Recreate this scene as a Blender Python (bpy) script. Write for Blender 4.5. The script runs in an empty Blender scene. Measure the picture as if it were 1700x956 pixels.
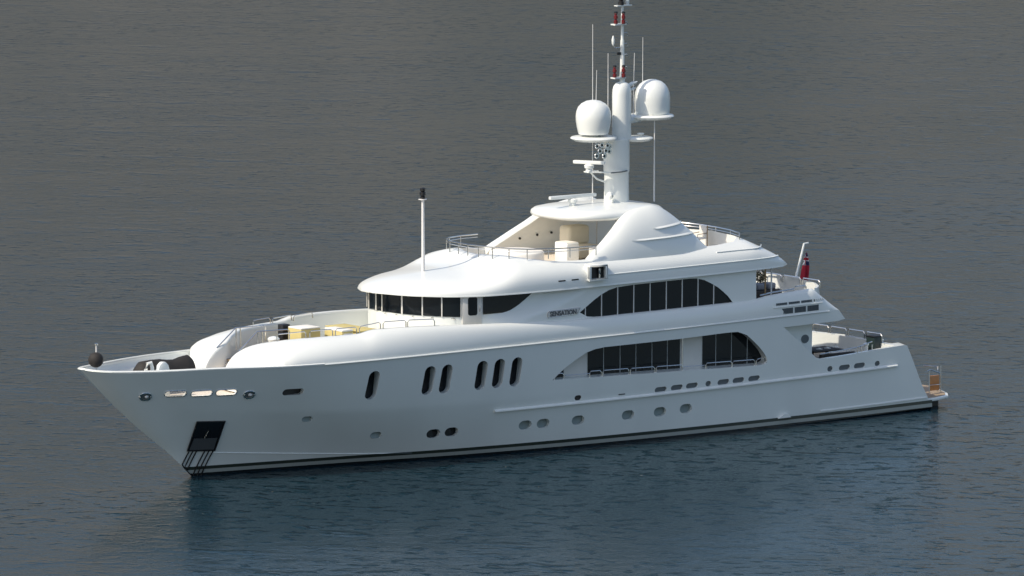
import bpy, bmesh, math, random
from math import sin, cos, pi, radians, sqrt
from mathutils import Vector, Matrix
random.seed(7)
S = bpy.context.scene
COL = S.collection

# ------------------------------------------------------------------ camera, sky, sun, exposure
cam_d = bpy.data.cameras.new("camera"); cam = bpy.data.objects.new("camera", cam_d); COL.objects.link(cam)
A, D = radians(38), radians(7.05)
right = Vector((cos(A), -sin(A), 0)); fwd = Vector((sin(A)*cos(D), cos(A)*cos(D), -sin(D))); up = right.cross(fwd)
cam.matrix_world = Matrix((( right.x, up.x, -fwd.x, -217.321), (right.y, up.y, -fwd.y, -311.803), (right.z, up.z, -fwd.z, 56.486), (0, 0, 0, 1)))
cam_d.sensor_width = 36; cam_d.lens = 285.98; cam_d.clip_start = 1; cam_d.clip_end = 20000
S.camera = cam

SUN_EL, SUN_AZ = radians(45), radians(5)          # dead ahead of the yacht (-X), a little to starboard (+Y)
to_sun = Vector((-cos(SUN_EL)*cos(SUN_AZ), cos(SUN_EL)*sin(SUN_AZ), sin(SUN_EL)))
W = bpy.data.worlds.new("World"); S.world = W; W.use_nodes = True
nt = W.node_tree; bg = nt.nodes["Background"]
sky = nt.nodes.new("ShaderNodeTexSky"); sky.sky_type = 'NISHITA'; sky.sun_disc = False
sky.sun_elevation = SUN_EL; sky.sun_rotation = math.atan2(to_sun.x, to_sun.y)
sky.dust_density = 1.6; sky.ozone_density = 0.4; sky.air_density = 1.0
nt.links.new(sky.outputs[0], bg.inputs[0]); bg.inputs[1].default_value = 0.147
sd = bpy.data.lights.new("sun", 'SUN'); sd.energy = 3.7; sd.angle = radians(0.6); sd.color = (1, .905, .76)
sun = bpy.data.objects.new("sun", sd); COL.objects.link(sun)
sun.rotation_euler = (-to_sun).to_track_quat('-Z', 'Y').to_euler()
S.view_settings.view_transform = 'Standard'; S.view_settings.look = 'None'
S.view_settings.gamma = 1; S.view_settings.use_curve_mapping = False
S.view_settings.exposure = 0.14
S.cycles.max_bounces = 8; S.cycles.sample_clamp_direct = 4; S.cycles.sample_clamp_indirect = 6

# ------------------------------------------------------------------ materials
def mat(name, col, rough=.5, metal=0, spec=.5, coat=0, noise=0, nscale=3.0, bump=0, ior=None):
    m = bpy.data.materials.new(name); m.use_nodes = True
    t = m.node_tree; p = t.nodes["Principled BSDF"]
    p.inputs["Base Color"].default_value = (*col, 1); p.inputs["Roughness"].default_value = rough
    p.inputs["Metallic"].default_value = metal; p.inputs["Specular IOR Level"].default_value = spec
    p.inputs["Coat Weight"].default_value = coat; p.inputs["Coat Roughness"].default_value = .08
    if ior: p.inputs["IOR"].default_value = ior
    if noise or bump:
        tc = t.nodes.new("ShaderNodeTexCoord"); n = t.nodes.new("ShaderNodeTexNoise")
        n.inputs["Scale"].default_value = nscale; n.inputs["Detail"].default_value = 5
        t.links.new(tc.outputs["Object"], n.inputs["Vector"])
        if noise:
            mx = t.nodes.new("ShaderNodeMix"); mx.data_type = 'RGBA'
            mx.inputs[6].default_value = (*[c*(1-noise) for c in col], 1); mx.inputs[7].default_value = (*[min(1, c*(1+noise)) for c in col], 1)
            t.links.new(n.outputs[0], mx.inputs[0]); t.links.new(mx.outputs[2], p.inputs["Base Color"])
        if bump:
            b = t.nodes.new("ShaderNodeBump"); b.inputs["Strength"].default_value = bump; b.inputs["Distance"].default_value = .05
            t.links.new(n.outputs[0], b.inputs["Height"]); t.links.new(b.outputs[0], p.inputs["Normal"])
    return m
WHITE = mat("white_gelcoat", (.785, .80, .765), .28, coat=.3, noise=.025, nscale=.8, bump=.12)
CREAM = mat("cream_paint", (.74, .66, .56), .5, noise=.02)
PANEL = mat("pale_panel", (.66, .64, .60), .4)
GLASS = mat("tinted_glass", (.006, .009, .012), .06, spec=.35)
BLACK = mat("black_paint", (.012, .012, .013), .45)
COVER = mat("black_canvas", (.022, .019, .017), .75, noise=.3, nscale=2, bump=.6)
STEEL = mat("polished_steel", (.72, .70, .67), .25, metal=1)
CHROME = mat("chrome", (.8, .8, .8), .1, metal=1)
GREYLID = mat("grey_deadlight", (.24, .29, .29), .4)
RECESS = mat("recess_grey", (.12, .135, .14), .5)
YELLOW = mat("yellow_canvas", (.55, .46, .19), .8, noise=.06)
CUSHION = mat("cream_canvas", (.78, .70, .54), .85, noise=.04, bump=.2)
WCUSH = mat("white_canvas", (.82, .79, .72), .8, noise=.03)
DARKSOFA = mat("dark_brown_weave", (.035, .026, .02), .7, noise=.3, nscale=8)
GREYCUSH = mat("grey_cushion", (.22, .23, .26), .8, noise=.1)
LEAF = mat("dark_leaf", (.03, .032, .018), .6)
REDGLASS = mat("red_lens", (.13, .006, .009), .15, coat=.4)
WOODORANGE = mat("orange_varnished_teak", (.52, .22, .075), .4, noise=.15, nscale=6)
FIBREWHITE = mat("whip_white", (.72, .70, .68), .5)
RED = mat("ensign_red", (.36, .01, .02), .8, noise=.1)
LETTER = mat("dark_lettering", (.10, .105, .11), .4)
LOUVRE = mat("louvre_dark", (.05, .065, .075), .5)
BRONZE = mat("bronze_post", (.30, .20, .11), .4, metal=.6)

def teak():
    m = bpy.data.materials.new("teak_deck"); m.use_nodes = True
    t = m.node_tree; p = t.nodes["Principled BSDF"]; p.inputs["Roughness"].default_value = .65
    tc = t.nodes.new("ShaderNodeTexCoord"); w = t.nodes.new("ShaderNodeTexWave"); w.bands_direction = 'Y'
    w.inputs["Scale"].default_value = 3.2; w.inputs["Distortion"].default_value = 0
    n = t.nodes.new("ShaderNodeTexNoise"); n.inputs["Scale"].default_value = 2
    r = t.nodes.new("ShaderNodeValToRGB"); r.color_ramp.elements[0].position = .03; r.color_ramp.elements[1].position = .1
    r.color_ramp.elements[0].color = (.06, .05, .04, 1); r.color_ramp.elements[1].color = (.50, .38, .26, 1)
    mx = t.nodes.new("ShaderNodeMix"); mx.data_type = 'RGBA'; mx.blend_type = 'MULTIPLY'; mx.inputs[0].default_value = .5
    t.links.new(tc.outputs["Object"], w.inputs["Vector"]); t.links.new(tc.outputs["Object"], n.inputs["Vector"])
    t.links.new(w.outputs["Fac"], r.inputs[0]); t.links.new(r.outputs[0], mx.inputs[6]); t.links.new(n.outputs[0], mx.inputs[7])
    t.links.new(mx.outputs[2], p.inputs["Base Color"]); return m
TEAK = teak()

def hull_paint():
    """white topsides with the painted boot-top bands: dark line, pale stripe, black antifouling"""
    m = bpy.data.materials.new("hull_paint"); m.use_nodes = True
    t = m.node_tree; p = t.nodes["Principled BSDF"]; p.inputs["Roughness"].default_value = .25
    p.inputs["Coat Weight"].default_value = .35; p.inputs["Coat Roughness"].default_value = .06
    tc = t.nodes.new("ShaderNodeTexCoord"); s = t.nodes.new("ShaderNodeSeparateXYZ"); t.links.new(tc.outputs["Object"], s.inputs[0])
    mr = t.nodes.new("ShaderNodeMapRange"); mr.inputs[1].default_value = -1; mr.inputs[2].default_value = 1
    t.links.new(s.outputs[2], mr.inputs[0])
    r = t.nodes.new("ShaderNodeValToRGB"); cr = r.color_ramp; cr.interpolation = 'CONSTANT'
    cr.elements[0].position = 0; cr.elements[0].color = (.012, .016, .018, 1)
    e = cr.elements[1]; e.position = .555; e.color = (.36, .38, .35, 1)
    e = cr.elements.new(.645); e.color = (.035, .045, .035, 1)
    e = cr.elements.new(.73); e.color = (.775, .80, .765, 1)
    t.links.new(mr.outputs[0], r.inputs[0])
    n = t.nodes.new("ShaderNodeTexNoise"); n.inputs["Scale"].default_value = .35; n.inputs["Detail"].default_value = 6
    mp = t.nodes.new("ShaderNodeMapping"); mp.inputs["Scale"].default_value = (1, 1, .25); t.links.new(tc.outputs["Object"], mp.inputs[0]); t.links.new(mp.outputs[0], n.inputs["Vector"])
    mx = t.nodes.new("ShaderNodeMix"); mx.data_type = 'RGBA'; mx.blend_type = 'MULTIPLY'; mx.inputs[0].default_value = .14
    t.links.new(r.outputs[0], mx.inputs[6]); t.links.new(n.outputs[0], mx.inputs[7]); t.links.new(mx.outputs[2], p.inputs["Base Color"])
    nb = t.nodes.new("ShaderNodeTexNoise"); nb.inputs["Scale"].default_value = .9; nb.inputs["Detail"].default_value = 2; t.links.new(tc.outputs["Object"], nb.inputs["Vector"])
    bp = t.nodes.new("ShaderNodeBump"); bp.inputs["Strength"].default_value = .15; bp.inputs["Distance"].default_value = .05
    t.links.new(nb.outputs[0], bp.inputs["Height"]); t.links.new(bp.outputs[0], p.inputs["Normal"])
    return m
HULL = hull_paint()

# ------------------------------------------------------------------ mesh helpers
class MB:
    def __init__(s): s.v = []; s.f = []
    def add(s, vs, fs):
        o = len(s.v); s.v += [tuple(v) for v in vs]; s.f += [tuple(i+o for i in f) for f in fs]; return s
    def box(s, x0, x1, y0, y1, z0, z1):
        v = [(x, y, z) for x in (x0, x1) for y in (y0, y1) for z in (z0, z1)]
        return s.add(v, [(0,1,3,2),(4,6,7,5),(0,4,5,1),(2,3,7,6),(0,2,6,4),(1,5,7,3)])
    def tube(s, pts, r, n=8, r2=None):
        pts = [Vector(p) for p in pts]; rings = []
        for i, p in enumerate(pts):
            a = pts[max(i-1, 0)]; b = pts[min(i+1, len(pts)-1)]; t = (b-a).normalized()
            h = Vector((0, 0, 1)) if abs(t.z) < .9 else Vector((1, 0, 0))
            u = t.cross(h).normalized(); w = t.cross(u)
            rr = r if r2 is None else r + (r2-r)*i/(len(pts)-1)
            rings.append([p+u*rr*cos(2*pi*k/n)+w*rr*sin(2*pi*k/n) for k in range(n)])
        return s.loft(rings, True, True)
    def loft(s, rings, closed=True, caps=False):
        n = len(rings[0]); vs = [p for r in rings for p in r]; fs = []
        for i in range(len(rings)-1):
            for k in range(n if closed else n-1):
                k2 = (k+1) % n; fs.append((i*n+k, i*n+k2, (i+1)*n+k2, (i+1)*n+k))
        if caps: fs += [tuple(range(n-1, -1, -1)), tuple(range((len(rings)-1)*n, len(rings)*n))]
        return s.add(vs, fs)
    def lathe(s, c, prof, n=24, axis='z', sx=1, sy=1):
        rings = []
        for r, h in prof:
            ring = []
            for k in range(n):
                a = 2*pi*k/n
                if axis == 'z': ring.append((c[0]+r*cos(a)*sx, c[1]+r*sin(a)*sy, c[2]+h))
                elif axis == 'x': ring.append((c[0]+h, c[1]+r*cos(a), c[2]+r*sin(a)))
                else: ring.append((c[0]+r*cos(a), c[1]+h, c[2]+r*sin(a)))
            rings.append(ring)
        return s.loft(rings, True, True)
    def prism(s, poly, y0, y1):
        """polygon of (x, z) extruded along y"""
        n = len(poly); vs = [(x, y0, z) for x, z in poly] + [(x, y1, z) for x, z in poly]
        fs = [tuple(range(n)), tuple(range(2*n-1, n-1, -1))] + [(i, n+i, n+(i+1) % n, (i+1) % n) for i in range(n)]
        return s.add(vs, fs)
    def plan(s, poly, z0, z1):
        n = len(poly); vs = [(x, y, z0) for x, y in poly] + [(x, y, z1) for x, y in poly]
        fs = [tuple(range(n)), tuple(range(2*n-1, n-1, -1))] + [(i, n+i, n+(i+1) % n, (i+1) % n) for i in range(n)]
        return s.add(vs, fs)
    def mesh(s, name, m=None, angle=32, smooth=True, merge=0.0005):
        me = bpy.data.meshes.new(name); me.from_pydata(s.v, [], s.f)
        bm = bmesh.new(); bm.from_mesh(me)
        if merge: bmesh.ops.remove_doubles(bm, verts=bm.verts, dist=merge)
        bmesh.ops.dissolve_degenerate(bm, edges=bm.edges, dist=1e-5)
        bmesh.ops.recalc_face_normals(bm, faces=bm.faces); bm.to_mesh(me); bm.free()
        if m: me.materials.append(m)
        if smooth:
            me.polygons.foreach_set("use_smooth", [True]*len(me.polygons)); me.set_sharp_from_angle(angle=radians(angle))
        return me
    def build(s, name, m, parent=None, angle=32, smooth=True, label=None):
        o = bpy.data.objects.new(name, s.mesh(name, m, angle, smooth)); COL.objects.link(o)
        if parent:
            o.parent = parent
            if parent.type == 'EMPTY': o.matrix_parent_inverse = Matrix.Translation(-parent.location)
        if label: o["label"] = label
        return o
def bevel(o, w=.03, seg=2):
    bm = bmesh.new(); bm.from_mesh(o.data)
    es = [e for e in bm.edges if len(e.link_faces) == 2 and e.calc_face_angle(0) > .5]
    bmesh.ops.bevel(bm, geom=es, offset=w, segments=seg, affect='EDGES', profile=.5, clamp_overlap=True)
    bm.to_mesh(o.data); bm.free()
    o.data.polygons.foreach_set("use_smooth", [True]*len(o.data.polygons)); o.data.set_sharp_from_angle(angle=radians(40))
    return o
def thing(name, label, cat, loc, group=None):
    o = bpy.data.objects.new(name, None); COL.objects.link(o); o.location = loc; o.empty_display_size = .3
    o["label"] = label; o["category"] = cat
    if group: o["group"] = group
    return o
# The lines below were drawn on a draughting frame whose stations are raked; fair() turns a drawn point into metres on
# the yacht (x aft, y to starboard, z up).  Hull, decks and houses are mirrored about the centreline (|y|), small
# fittings are moved whole and keep their own shape.
FX = (-.13959, 10.2314, 3.3323, -.18528, -.04394, -.16024, .07257, .08123, -.03385, 0, .00018, -.00059, .00272)
FZ = (-.05472, .07738, .59927, 8.69287, -.00033, -.00882, -.03803, -.03119, -.13157, .06015, 0, .00016, .00004)
def fair(x, y, z):
    x, y, z = x/10, y/10, z/10
    b = (1, x, y, z, x*x, x*y, x*z, y*y, y*z, z*z, x**3, x*x*z, x*x*y)
    return sum(p*q for p, q in zip(FX, b)), y*10, sum(p*q for p, q in zip(FZ, b))
DONE = set()
def refit(o):
    if o.name in DONE or o.type != 'MESH': return
    DONE.add(o.name)
    for v in o.data.vertices:
        p = fair(v.co.x, -abs(v.co.y), v.co.z); v.co = (p[0], v.co.y, p[2])
    o.data.update()
def refit_whole(objs, k=.89, yc=None):
    objs = [o for o in objs if o.type == 'MESH' and o.name not in DONE]
    if not objs: return
    lo = [min(v.co[i] for o in objs for v in o.data.vertices) for i in range(3)]; hi = [max(v.co[i] for o in objs for v in o.data.vertices) for i in range(3)]
    c = Vector(((lo[0]+hi[0])/2, (lo[1]+hi[1])/2, lo[2])); n = Vector(fair(*c))
    for o in objs:
        DONE.add(o.name)
        for v in o.data.vertices: v.co = n+(v.co-c)*k
        o.data.update()
def cut(o, cutter_mb):
    c = bpy.data.objects.new("cutter", cutter_mb.mesh("cutter")); COL.objects.link(c)
    m = o.modifiers.new("cut", 'BOOLEAN'); m.operation = 'DIFFERENCE'; m.solver = 'EXACT'; m.object = c
    dg = bpy.context.evaluated_depsgraph_get(); dg.update()
    me = bpy.data.meshes.new_from_object(o.evaluated_get(dg)); old = o.data
    o.modifiers.clear(); o.data = me; bpy.data.meshes.remove(old)
    cm = c.data; bpy.data.objects.remove(c); bpy.data.meshes.remove(cm)
def resmooth(o, angle=32):
    o.data.polygons.foreach_set("use_smooth", [True]*len(o.data.polygons)); o.data.set_sharp_from_angle(angle=radians(angle))
def spl(pts):
    n = len(pts); xs = [p[0] for p in pts]; ys = [p[1] for p in pts]
    d = [(ys[i+1]-ys[i])/(xs[i+1]-xs[i]) for i in range(n-1)]
    m = [d[0]] + [0 if d[i-1]*d[i] <= 0 else 2*d[i-1]*d[i]/(d[i-1]+d[i]) for i in range(1, n-1)] + [d[-1]]
    def f(x):
        if x <= xs[0]: return ys[0]
        if x >= xs[-1]: return ys[-1]
        i = 0
        while x > xs[i+1]: i += 1
        h = xs[i+1]-xs[i]; t = (x-xs[i])/h
        return ys[i]*(2*t**3-3*t*t+1)+m[i]*h*(t**3-2*t*t+t)+ys[i+1]*(3*t*t-2*t**3)+m[i+1]*h*(t**3-t*t)
    return f
def lin(pts):
    def f(x):
        if x <= pts[0][0]: return pts[0][1]
        for (a, b), (c, d) in zip(pts, pts[1:]):
            if x <= c: return b+(d-b)*(x-a)/(c-a)
        return pts[-1][1]
    return f
def stadium(cx, cz, w, h, lean=0, n=8):
    """rounded slot outline in (x, z); w, h are its outside sizes"""
    r = min(w, h)/2; pts = []
    if w >= h: cs = [(cx+w/2-r, cz, -pi/2), (cx-w/2+r, cz, pi/2)]
    else: cs = [(cx, cz+h/2-r, 0), (cx, cz-h/2+r, pi)]
    for x, z, a0 in cs:
        for k in range(n+1):
            a = a0+pi*k/n; pts.append((x+r*cos(a), z+r*sin(a)))
    return [(x+(z-cz)*lean, z) for x, z in pts]

# ------------------------------------------------------------------ water and far shore
def water():
    m = bpy.data.materials.new("sea_water"); m.use_nodes = True
    t = m.node_tree; p = t.nodes["Principled BSDF"]; L = t.links.new
    p.inputs["Base Color"].default_value = (.004, .021, .032, 1); p.inputs["Roughness"].default_value = .08; p.inputs["IOR"].default_value = 1.25
    tc = t.nodes.new("ShaderNodeTexCoord")
    def layer(scale, rot, stretch, detail, rough):
        mp = t.nodes.new("ShaderNodeMapping"); mp.vector_type = 'TEXTURE'; mp.inputs["Rotation"].default_value = (0, 0, radians(rot)); mp.inputs["Scale"].default_value = (stretch, 1, 1)
        n = t.nodes.new("ShaderNodeTexNoise"); n.inputs["Scale"].default_value = scale; n.inputs["Detail"].default_value = detail; n.inputs["Roughness"].default_value = rough
        L(tc.outputs["Object"], mp.inputs[0]); L(mp.outputs[0], n.inputs["Vector"]); return n
    def amp(n, a):
        k = t.nodes.new("ShaderNodeMath"); k.operation = 'MULTIPLY'; k.inputs[1].default_value = a; L(n.outputs[0], k.inputs[0]); return k
    def plus(a, b):
        k = t.nodes.new("ShaderNodeMath"); k.operation = 'ADD'; L(a.outputs[0], k.inputs[0]); L(b.outputs[0], k.inputs[1]); return k
    def crest(n, lo, hi):
        k = t.nodes.new("ShaderNodeMapRange"); k.interpolation_type = 'SMOOTHSTEP'; k.inputs[1].default_value = lo; k.inputs[2].default_value = hi; L(n.outputs[0], k.inputs[0]); return k
    swell = amp(layer(.15, -42, 1.3, 2, .5), .50)
    ripple = amp(layer(.9, -48, 1.15, 4, .65), .27)
    fine = amp(layer(3.6, -44, 1.1, 3, .6), .085)
    streak = amp(crest(layer(1.25, -50, 1.35, 2, .5), .57, .69), .44)
    patch = t.nodes.new("ShaderNodeMapRange"); patch.inputs[1].default_value = .40; patch.inputs[2].default_value = .62; patch.inputs[3].default_value = .25; patch.inputs[4].default_value = 1.25
    L(layer(.06, -10, 1.8, 3, .6).outputs[0], patch.inputs[0])
    sm = t.nodes.new("ShaderNodeMath"); sm.operation = 'MULTIPLY'; L(streak.outputs[0], sm.inputs[0]); L(patch.outputs[0], sm.inputs[1])
    long = amp(crest(layer(.42, -58, 1.9, 3, .55), .58, .72), .22)
    h = plus(plus(plus(swell, ripple), plus(fine, sm)), long)
    gust = layer(.018, 10, 2.2, 3, .5)
    gr = t.nodes.new("ShaderNodeMapRange"); gr.inputs[1].default_value = .35; gr.inputs[2].default_value = .65; gr.inputs[3].default_value = .6; gr.inputs[4].default_value = 1.3
    L(gust.outputs[0], gr.inputs[0])
    mul = t.nodes.new("ShaderNodeMath"); mul.operation = 'MULTIPLY'; L(h.outputs[0], mul.inputs[0]); L(gr.outputs[0], mul.inputs[1])
    b = t.nodes.new("ShaderNodeBump"); b.inputs["Strength"].default_value = 1; b.inputs["Distance"].default_value = .24
    L(mul.outputs[0], b.inputs["Height"]); L(b.outputs[0], p.inputs["Normal"])
    o = MB().add([(-4000, -4000, 0), (6000, -4000, 0), (6000, 6000, 0), (-4000, 6000, 0)], [(0, 1, 2, 3)]).build("sea_water", m, smooth=False)
    o["kind"] = "structure"
water()

def hills():
    m = bpy.data.materials.new("dry_hillside"); m.use_nodes = True
    t = m.node_tree; p = t.nodes["Principled BSDF"]; p.inputs["Roughness"].default_value = .95; p.inputs["Specular IOR Level"].default_value = .1
    tc = t.nodes.new("ShaderNodeTexCoord"); n = t.nodes.new("ShaderNodeTexNoise"); n.inputs["Scale"].default_value = .03; n.inputs["Detail"].default_value = 8
    r = t.nodes.new("ShaderNodeValToRGB"); r.color_ramp.elements[0].position = .38; r.color_ramp.elements[0].color = (.098, .101, .093, 1)
    r.color_ramp.elements[1].position = .6; r.color_ramp.elements[1].color = (.182, .172, .153, 1)
    t.links.new(tc.outputs["Object"], n.inputs["Vector"]); t.links.new(n.outputs[0], r.inputs[0]); t.links.new(r.outputs[0], p.inputs["Base Color"])
    from mathutils import noise as nz
    nx, ny = 90, 26; vs = []; fs = []
    for i in range(nx):
        for j in range(ny):
            a = -1.25 + 2.5*i/(nx-1)                     # bearing round the bay, seen from the yacht
            d = 430 + 900*(j/(ny-1))**1.3
            x = 60 + d*1.15*sin(a+.35); y = d*cos(a+.35)*1.0 + 60
            hgt = 250*(1-math.exp(-(d-430)/190))*(0.75+.5*nz.noise((x*.0035, y*.0035, 0))) + 22*nz.noise((x*.02, y*.02, 3))*min(1, (d-430)/80)
            vs.append((x, y, max(hgt, -2) if j else -6)); 
    for i in range(nx-1):
        for j in range(ny-1):
            fs.append((i*ny+j, (i+1)*ny+j, (i+1)*ny+j+1, i*ny+j+1))
    o = MB().add(vs, fs).build("hills", m, angle=180); o["kind"] = "structure"
hills()

# ------------------------------------------------------------------ hull form (metres: x aft from the bow, -y to port, z up from the water)
WLf = spl([(0,0),(1,.16),(3,.52),(8.6,1.55),(15.3,2.95),(22,3.8),(28,4.2),(33,4.35),(38,4.35),(44.5,4.15)])
TOPf = spl([(0,0),(.3,.5),(1.0,1.1),(2.4,1.75),(4.0,2.35),(6.4,3.0),(8.4,3.5),(10.4,3.92),(13.2,4.22),(16.2,4.38),(20,4.48),(24,4.53),(31,4.56),(40,4.42),(43,4.33),(44.4,4.18),(48,3.98),(49.5,3.75),(51,3.4)])
RIMZ = spl([(0,6.54),(3,6.46),(7,6.49),(11,6.43),(16,6.4),(60,6.4)])
STEM = spl([(-2,8.6),(-.5,7.35),(0,6.9),(1.23,5.78),(3.08,3.79),(4.96,2.02),(6.51,.75)])
KN = lin([(0,4.2),(8,3.85),(15,3.45),(22,3.3),(60,3.1)])
def hb(X, z):
    t = X-STEM(z)
    if t <= 0: return 0.0
    w = WLf(t); T = TOPf(t)
    if z < 0: return w*(1+z*.25)
    zk = KN(X)
    f = .62*(z/zk)**1.1 if z < zk else .62+.38*(z-zk)/(6.4-zk)
    return w+(T-w)*min(f, 1.02)

yacht = thing("motor_yacht", "long white three-deck motor yacht at anchor, the only vessel on the water", "yacht", (26, 0, 0))

def make_hull():
    us = []
    n = 110
    for i in range(n+1):
        s = i/n; us.append(s**1.35 if s < 1 else 1)
    zs = [-1.4, -.6, -.2, 0, .12, .3, .5, .9] + [1.3+.2*i for i in range(26)]  # 1.3 .. 6.3
    zs = [z for z in zs if z < 6.25]+[None]
    mb = MB(); P = []; Q = []
    for i, u in enumerate(us):
        a = []; b = []
        for z in zs:
            if z is None:
                x = .75+(51.1-.75)*u; zz = RIMZ(x); x = STEM(zz)+(51.1-STEM(zz))*u
            else:
                zz = z; x = STEM(z)+(51.1-STEM(z))*u
            y = hb(x, zz) if i else 0.0
            a.append((x, -y, zz)); b.append((x, y, zz))
        P.append(a); Q.append(b)
    mb.loft(P, False); mb.loft(Q, False)
    m = len(zs)-1
    mb.loft([[P[i][m], Q[i][m]] for i in range(n+1)], False)
    mb.loft([[P[i][0], Q[i][0]] for i in range(n+1)], False)
    k = len(mb.v); ring = P[n]+Q[n][::-1]
    mb.add(ring, [tuple(range(len(ring)))])
    return mb.build("hull", HULL, yacht, 32)
hull = make_hull()

# profile of the stern: everything inside this outline is open air (the upper deck overhangs it)
cut(hull, MB().prism([(41.0,5.76),(42.8,4.12),(43.15,3.78),(43.5,3.66),(45,3.70),(47.4,3.80),(49.2,3.86),(49.36,3.8),(49.62,3.24),(50.39,1.38),(50.91,.42),(56,.42),(56,9),(44.66,9),(44.66,6.42),(45.11,5.82),(44.6,5.76)], -7, 7))
# foredeck well, upper aft well and main aft well
def inset_plan(xs, z, ins):
    return [(x, -(hb(x, z)-ins)) for x in xs]+[(x, hb(x, z)-ins) for x in reversed(xs)]
def well_cutter():
    rings = []
    for z in (4.85, 5.1, 5.4, 5.7, 6.0, 6.3, 6.6, 8.0):
        ring_p = []; ring_s = []
        zz = min(z, 6.3)
        for t in (.62,.8,1.1,1.6,2.4,3.3,4.3,5.3,6.3,7.3,8.3,9.5,11,13,15.3):
            x = STEM(zz)+t+.1; y = max(hb(x, zz)-(.17*min(1, .6+t*.3) if t < 9.6 else .95), .05); ring_p.append((x, -y, z)); ring_s.append((x, y, z))
        rings.append(ring_p+ring_s[::-1])
    return MB().loft(rings, True, True)
cut(hull, well_cutter())
cut(hull, MB().plan(inset_plan([42.9,44,45.5,47,48,48.6], 3.8, .2)[:6]+[(48.3, -3.0),(47.3, 0),(48.3, 3.0)]+inset_plan([42.9,44,45.5,47,48,48.6], 3.8, .2)[6:], 2.95, 5.0))
# side-deck arch, slot windows, portlights, hawse slots, scuppers, anchor pocket
ARCH_TOP = lin([(26.45,4.2),(27.22,4.85),(27.84,5.24),(28.49,5.58),(29.0,5.72),(29.6,5.78),(34.34,5.78),(37.4,5.83),(38.01,5.80),(38.59,5.56),(38.99,5.21),(39.39,4.82),(39.71,4.44),(39.91,4.07),(39.93,3.87)])
ARCH_BOT = lin([(26.45,4.2),(29.5,4.10),(33.24,3.97),(39.4,3.73),(39.75,3.76),(39.93,3.87)])
ARCH_IN = -3.78
axs = [26.45,26.8,27.22,27.5,27.84,28.2,28.49,28.75,29.0,29.3,29.6,31,34.34,37,37.6,38.01,38.3,38.59,38.8,38.99,39.2,39.39,39.55,39.71,39.82,39.91,39.93]
arch_poly = [(x, ARCH_TOP(x)) for x in axs]+[(x, ARCH_BOT(x)) for x in (39.85,39.75,39.6,39.4,37,33.24,29.5,27.5)]
cut(hull, MB().plan([(48.75,-3.4),(47.6,0),(48.75,3.4),(52,3.3),(52,-3.3)], 1.6, 5.0))
c1 = MB().prism(arch_poly, -6, ARCH_IN)
SLOTS = [(15.73,4.93),(18.95,4.90),(19.95,4.90),(22.03,4.90),(23.06,4.91),(24.1,4.90)]
for x, z in SLOTS: c1.prism(stadium(x+.12, z, .62, 1.66, .10), -6, -hb(x, z)+.55)
PORTS = [(12.46,3.13,.17,0),(16.46,1.82,.2,0),(19.67,1.66,.27,1),(20.69,1.68,.27,1),(24.95,1.70,.27,2),(26.01,1.70,.27,2),(28.09,1.69,.27,2),(31.12,1.69,.27,2),(33.09,1.68,.27,2),(34.7,1.70,.27,2)]
for x, z, r, k in PORTS: c1.prism(stadium(x+.1, z, r*2+.22, r*2), -6, -hb(x, z)+(.28 if k else .12))
HAWSE = [(5.36,4.99),(6.70,4.95),(7.98,4.93)]
for x, z in HAWSE: c1.prism(stadium(x, z+.14, 1.08, .34), -6, -hb(x, z)+.75)
SCUP = [(33.16,2.98),(34.17,3.0),(35.12,3.01),(37.12,3.01),(38.09,3.01),(39.1,3.01),(45.06,3.01),(46.07,3.01)]
for x, z in SCUP: c1.prism(stadium(x, z, .74, .3, .15), -6, -hb(x, z)+.12)
SCUPR = [(36.16,3.01),(44.09,3.03),(47.3,2.98)]
for x, z in SCUPR: c1.prism(stadium(x, z, .36, .32), -6, -hb(x, z)+.12)
c1.prism(stadium(11.5, 4.88, 1.12, .38, .12), -6, -hb(11.5, 4.88)+.3)
c1.prism(stadium(28.07, 3.02, .42, .3), -6, -hb(28.07, 3)+.1)
ANCH = [(6.74,3.32),(8.2,3.29),(7.98,1.46),(6.52,1.52)]
cut(hull, c1)
resmooth(hull, 30)

def plate(name, m, poly, y, parent, th=.025, label=None):
    return MB().prism(poly, y-th, y).build(name, m, parent, label=label)
for x, z in SLOTS:
    plate("slot_window", GLASS, stadium(x+.12, z, .64, 1.68, .10), -hb(x, z)+.555, hull)
for x, z, r, k in PORTS:
    plate("portlight", (GREYLID, GLASS, GREYLID)[k], stadium(x+.1, z, r*2+.2, r*2-.01), -hb(x, z)+(.265 if k else .10), hull)
for x, z in SCUP: plate("scupper", RECESS, stadium(x, z, .76, .31, .15), -hb(x, z)+.115, hull)
for x, z in SCUPR: plate("scupper", RECESS, stadium(x, z, .38, .33), -hb(x, z)+.115, hull)
plate("mooring_slot", BLACK, stadium(11.5, 4.88, 1.14, .39, .12), -hb(11.5, 4.88)+.295, hull)
plate("scupper", BLACK, stadium(28.07, 3.02, .44, .31), -hb(28.07, 3)+.095, hull)
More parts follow.
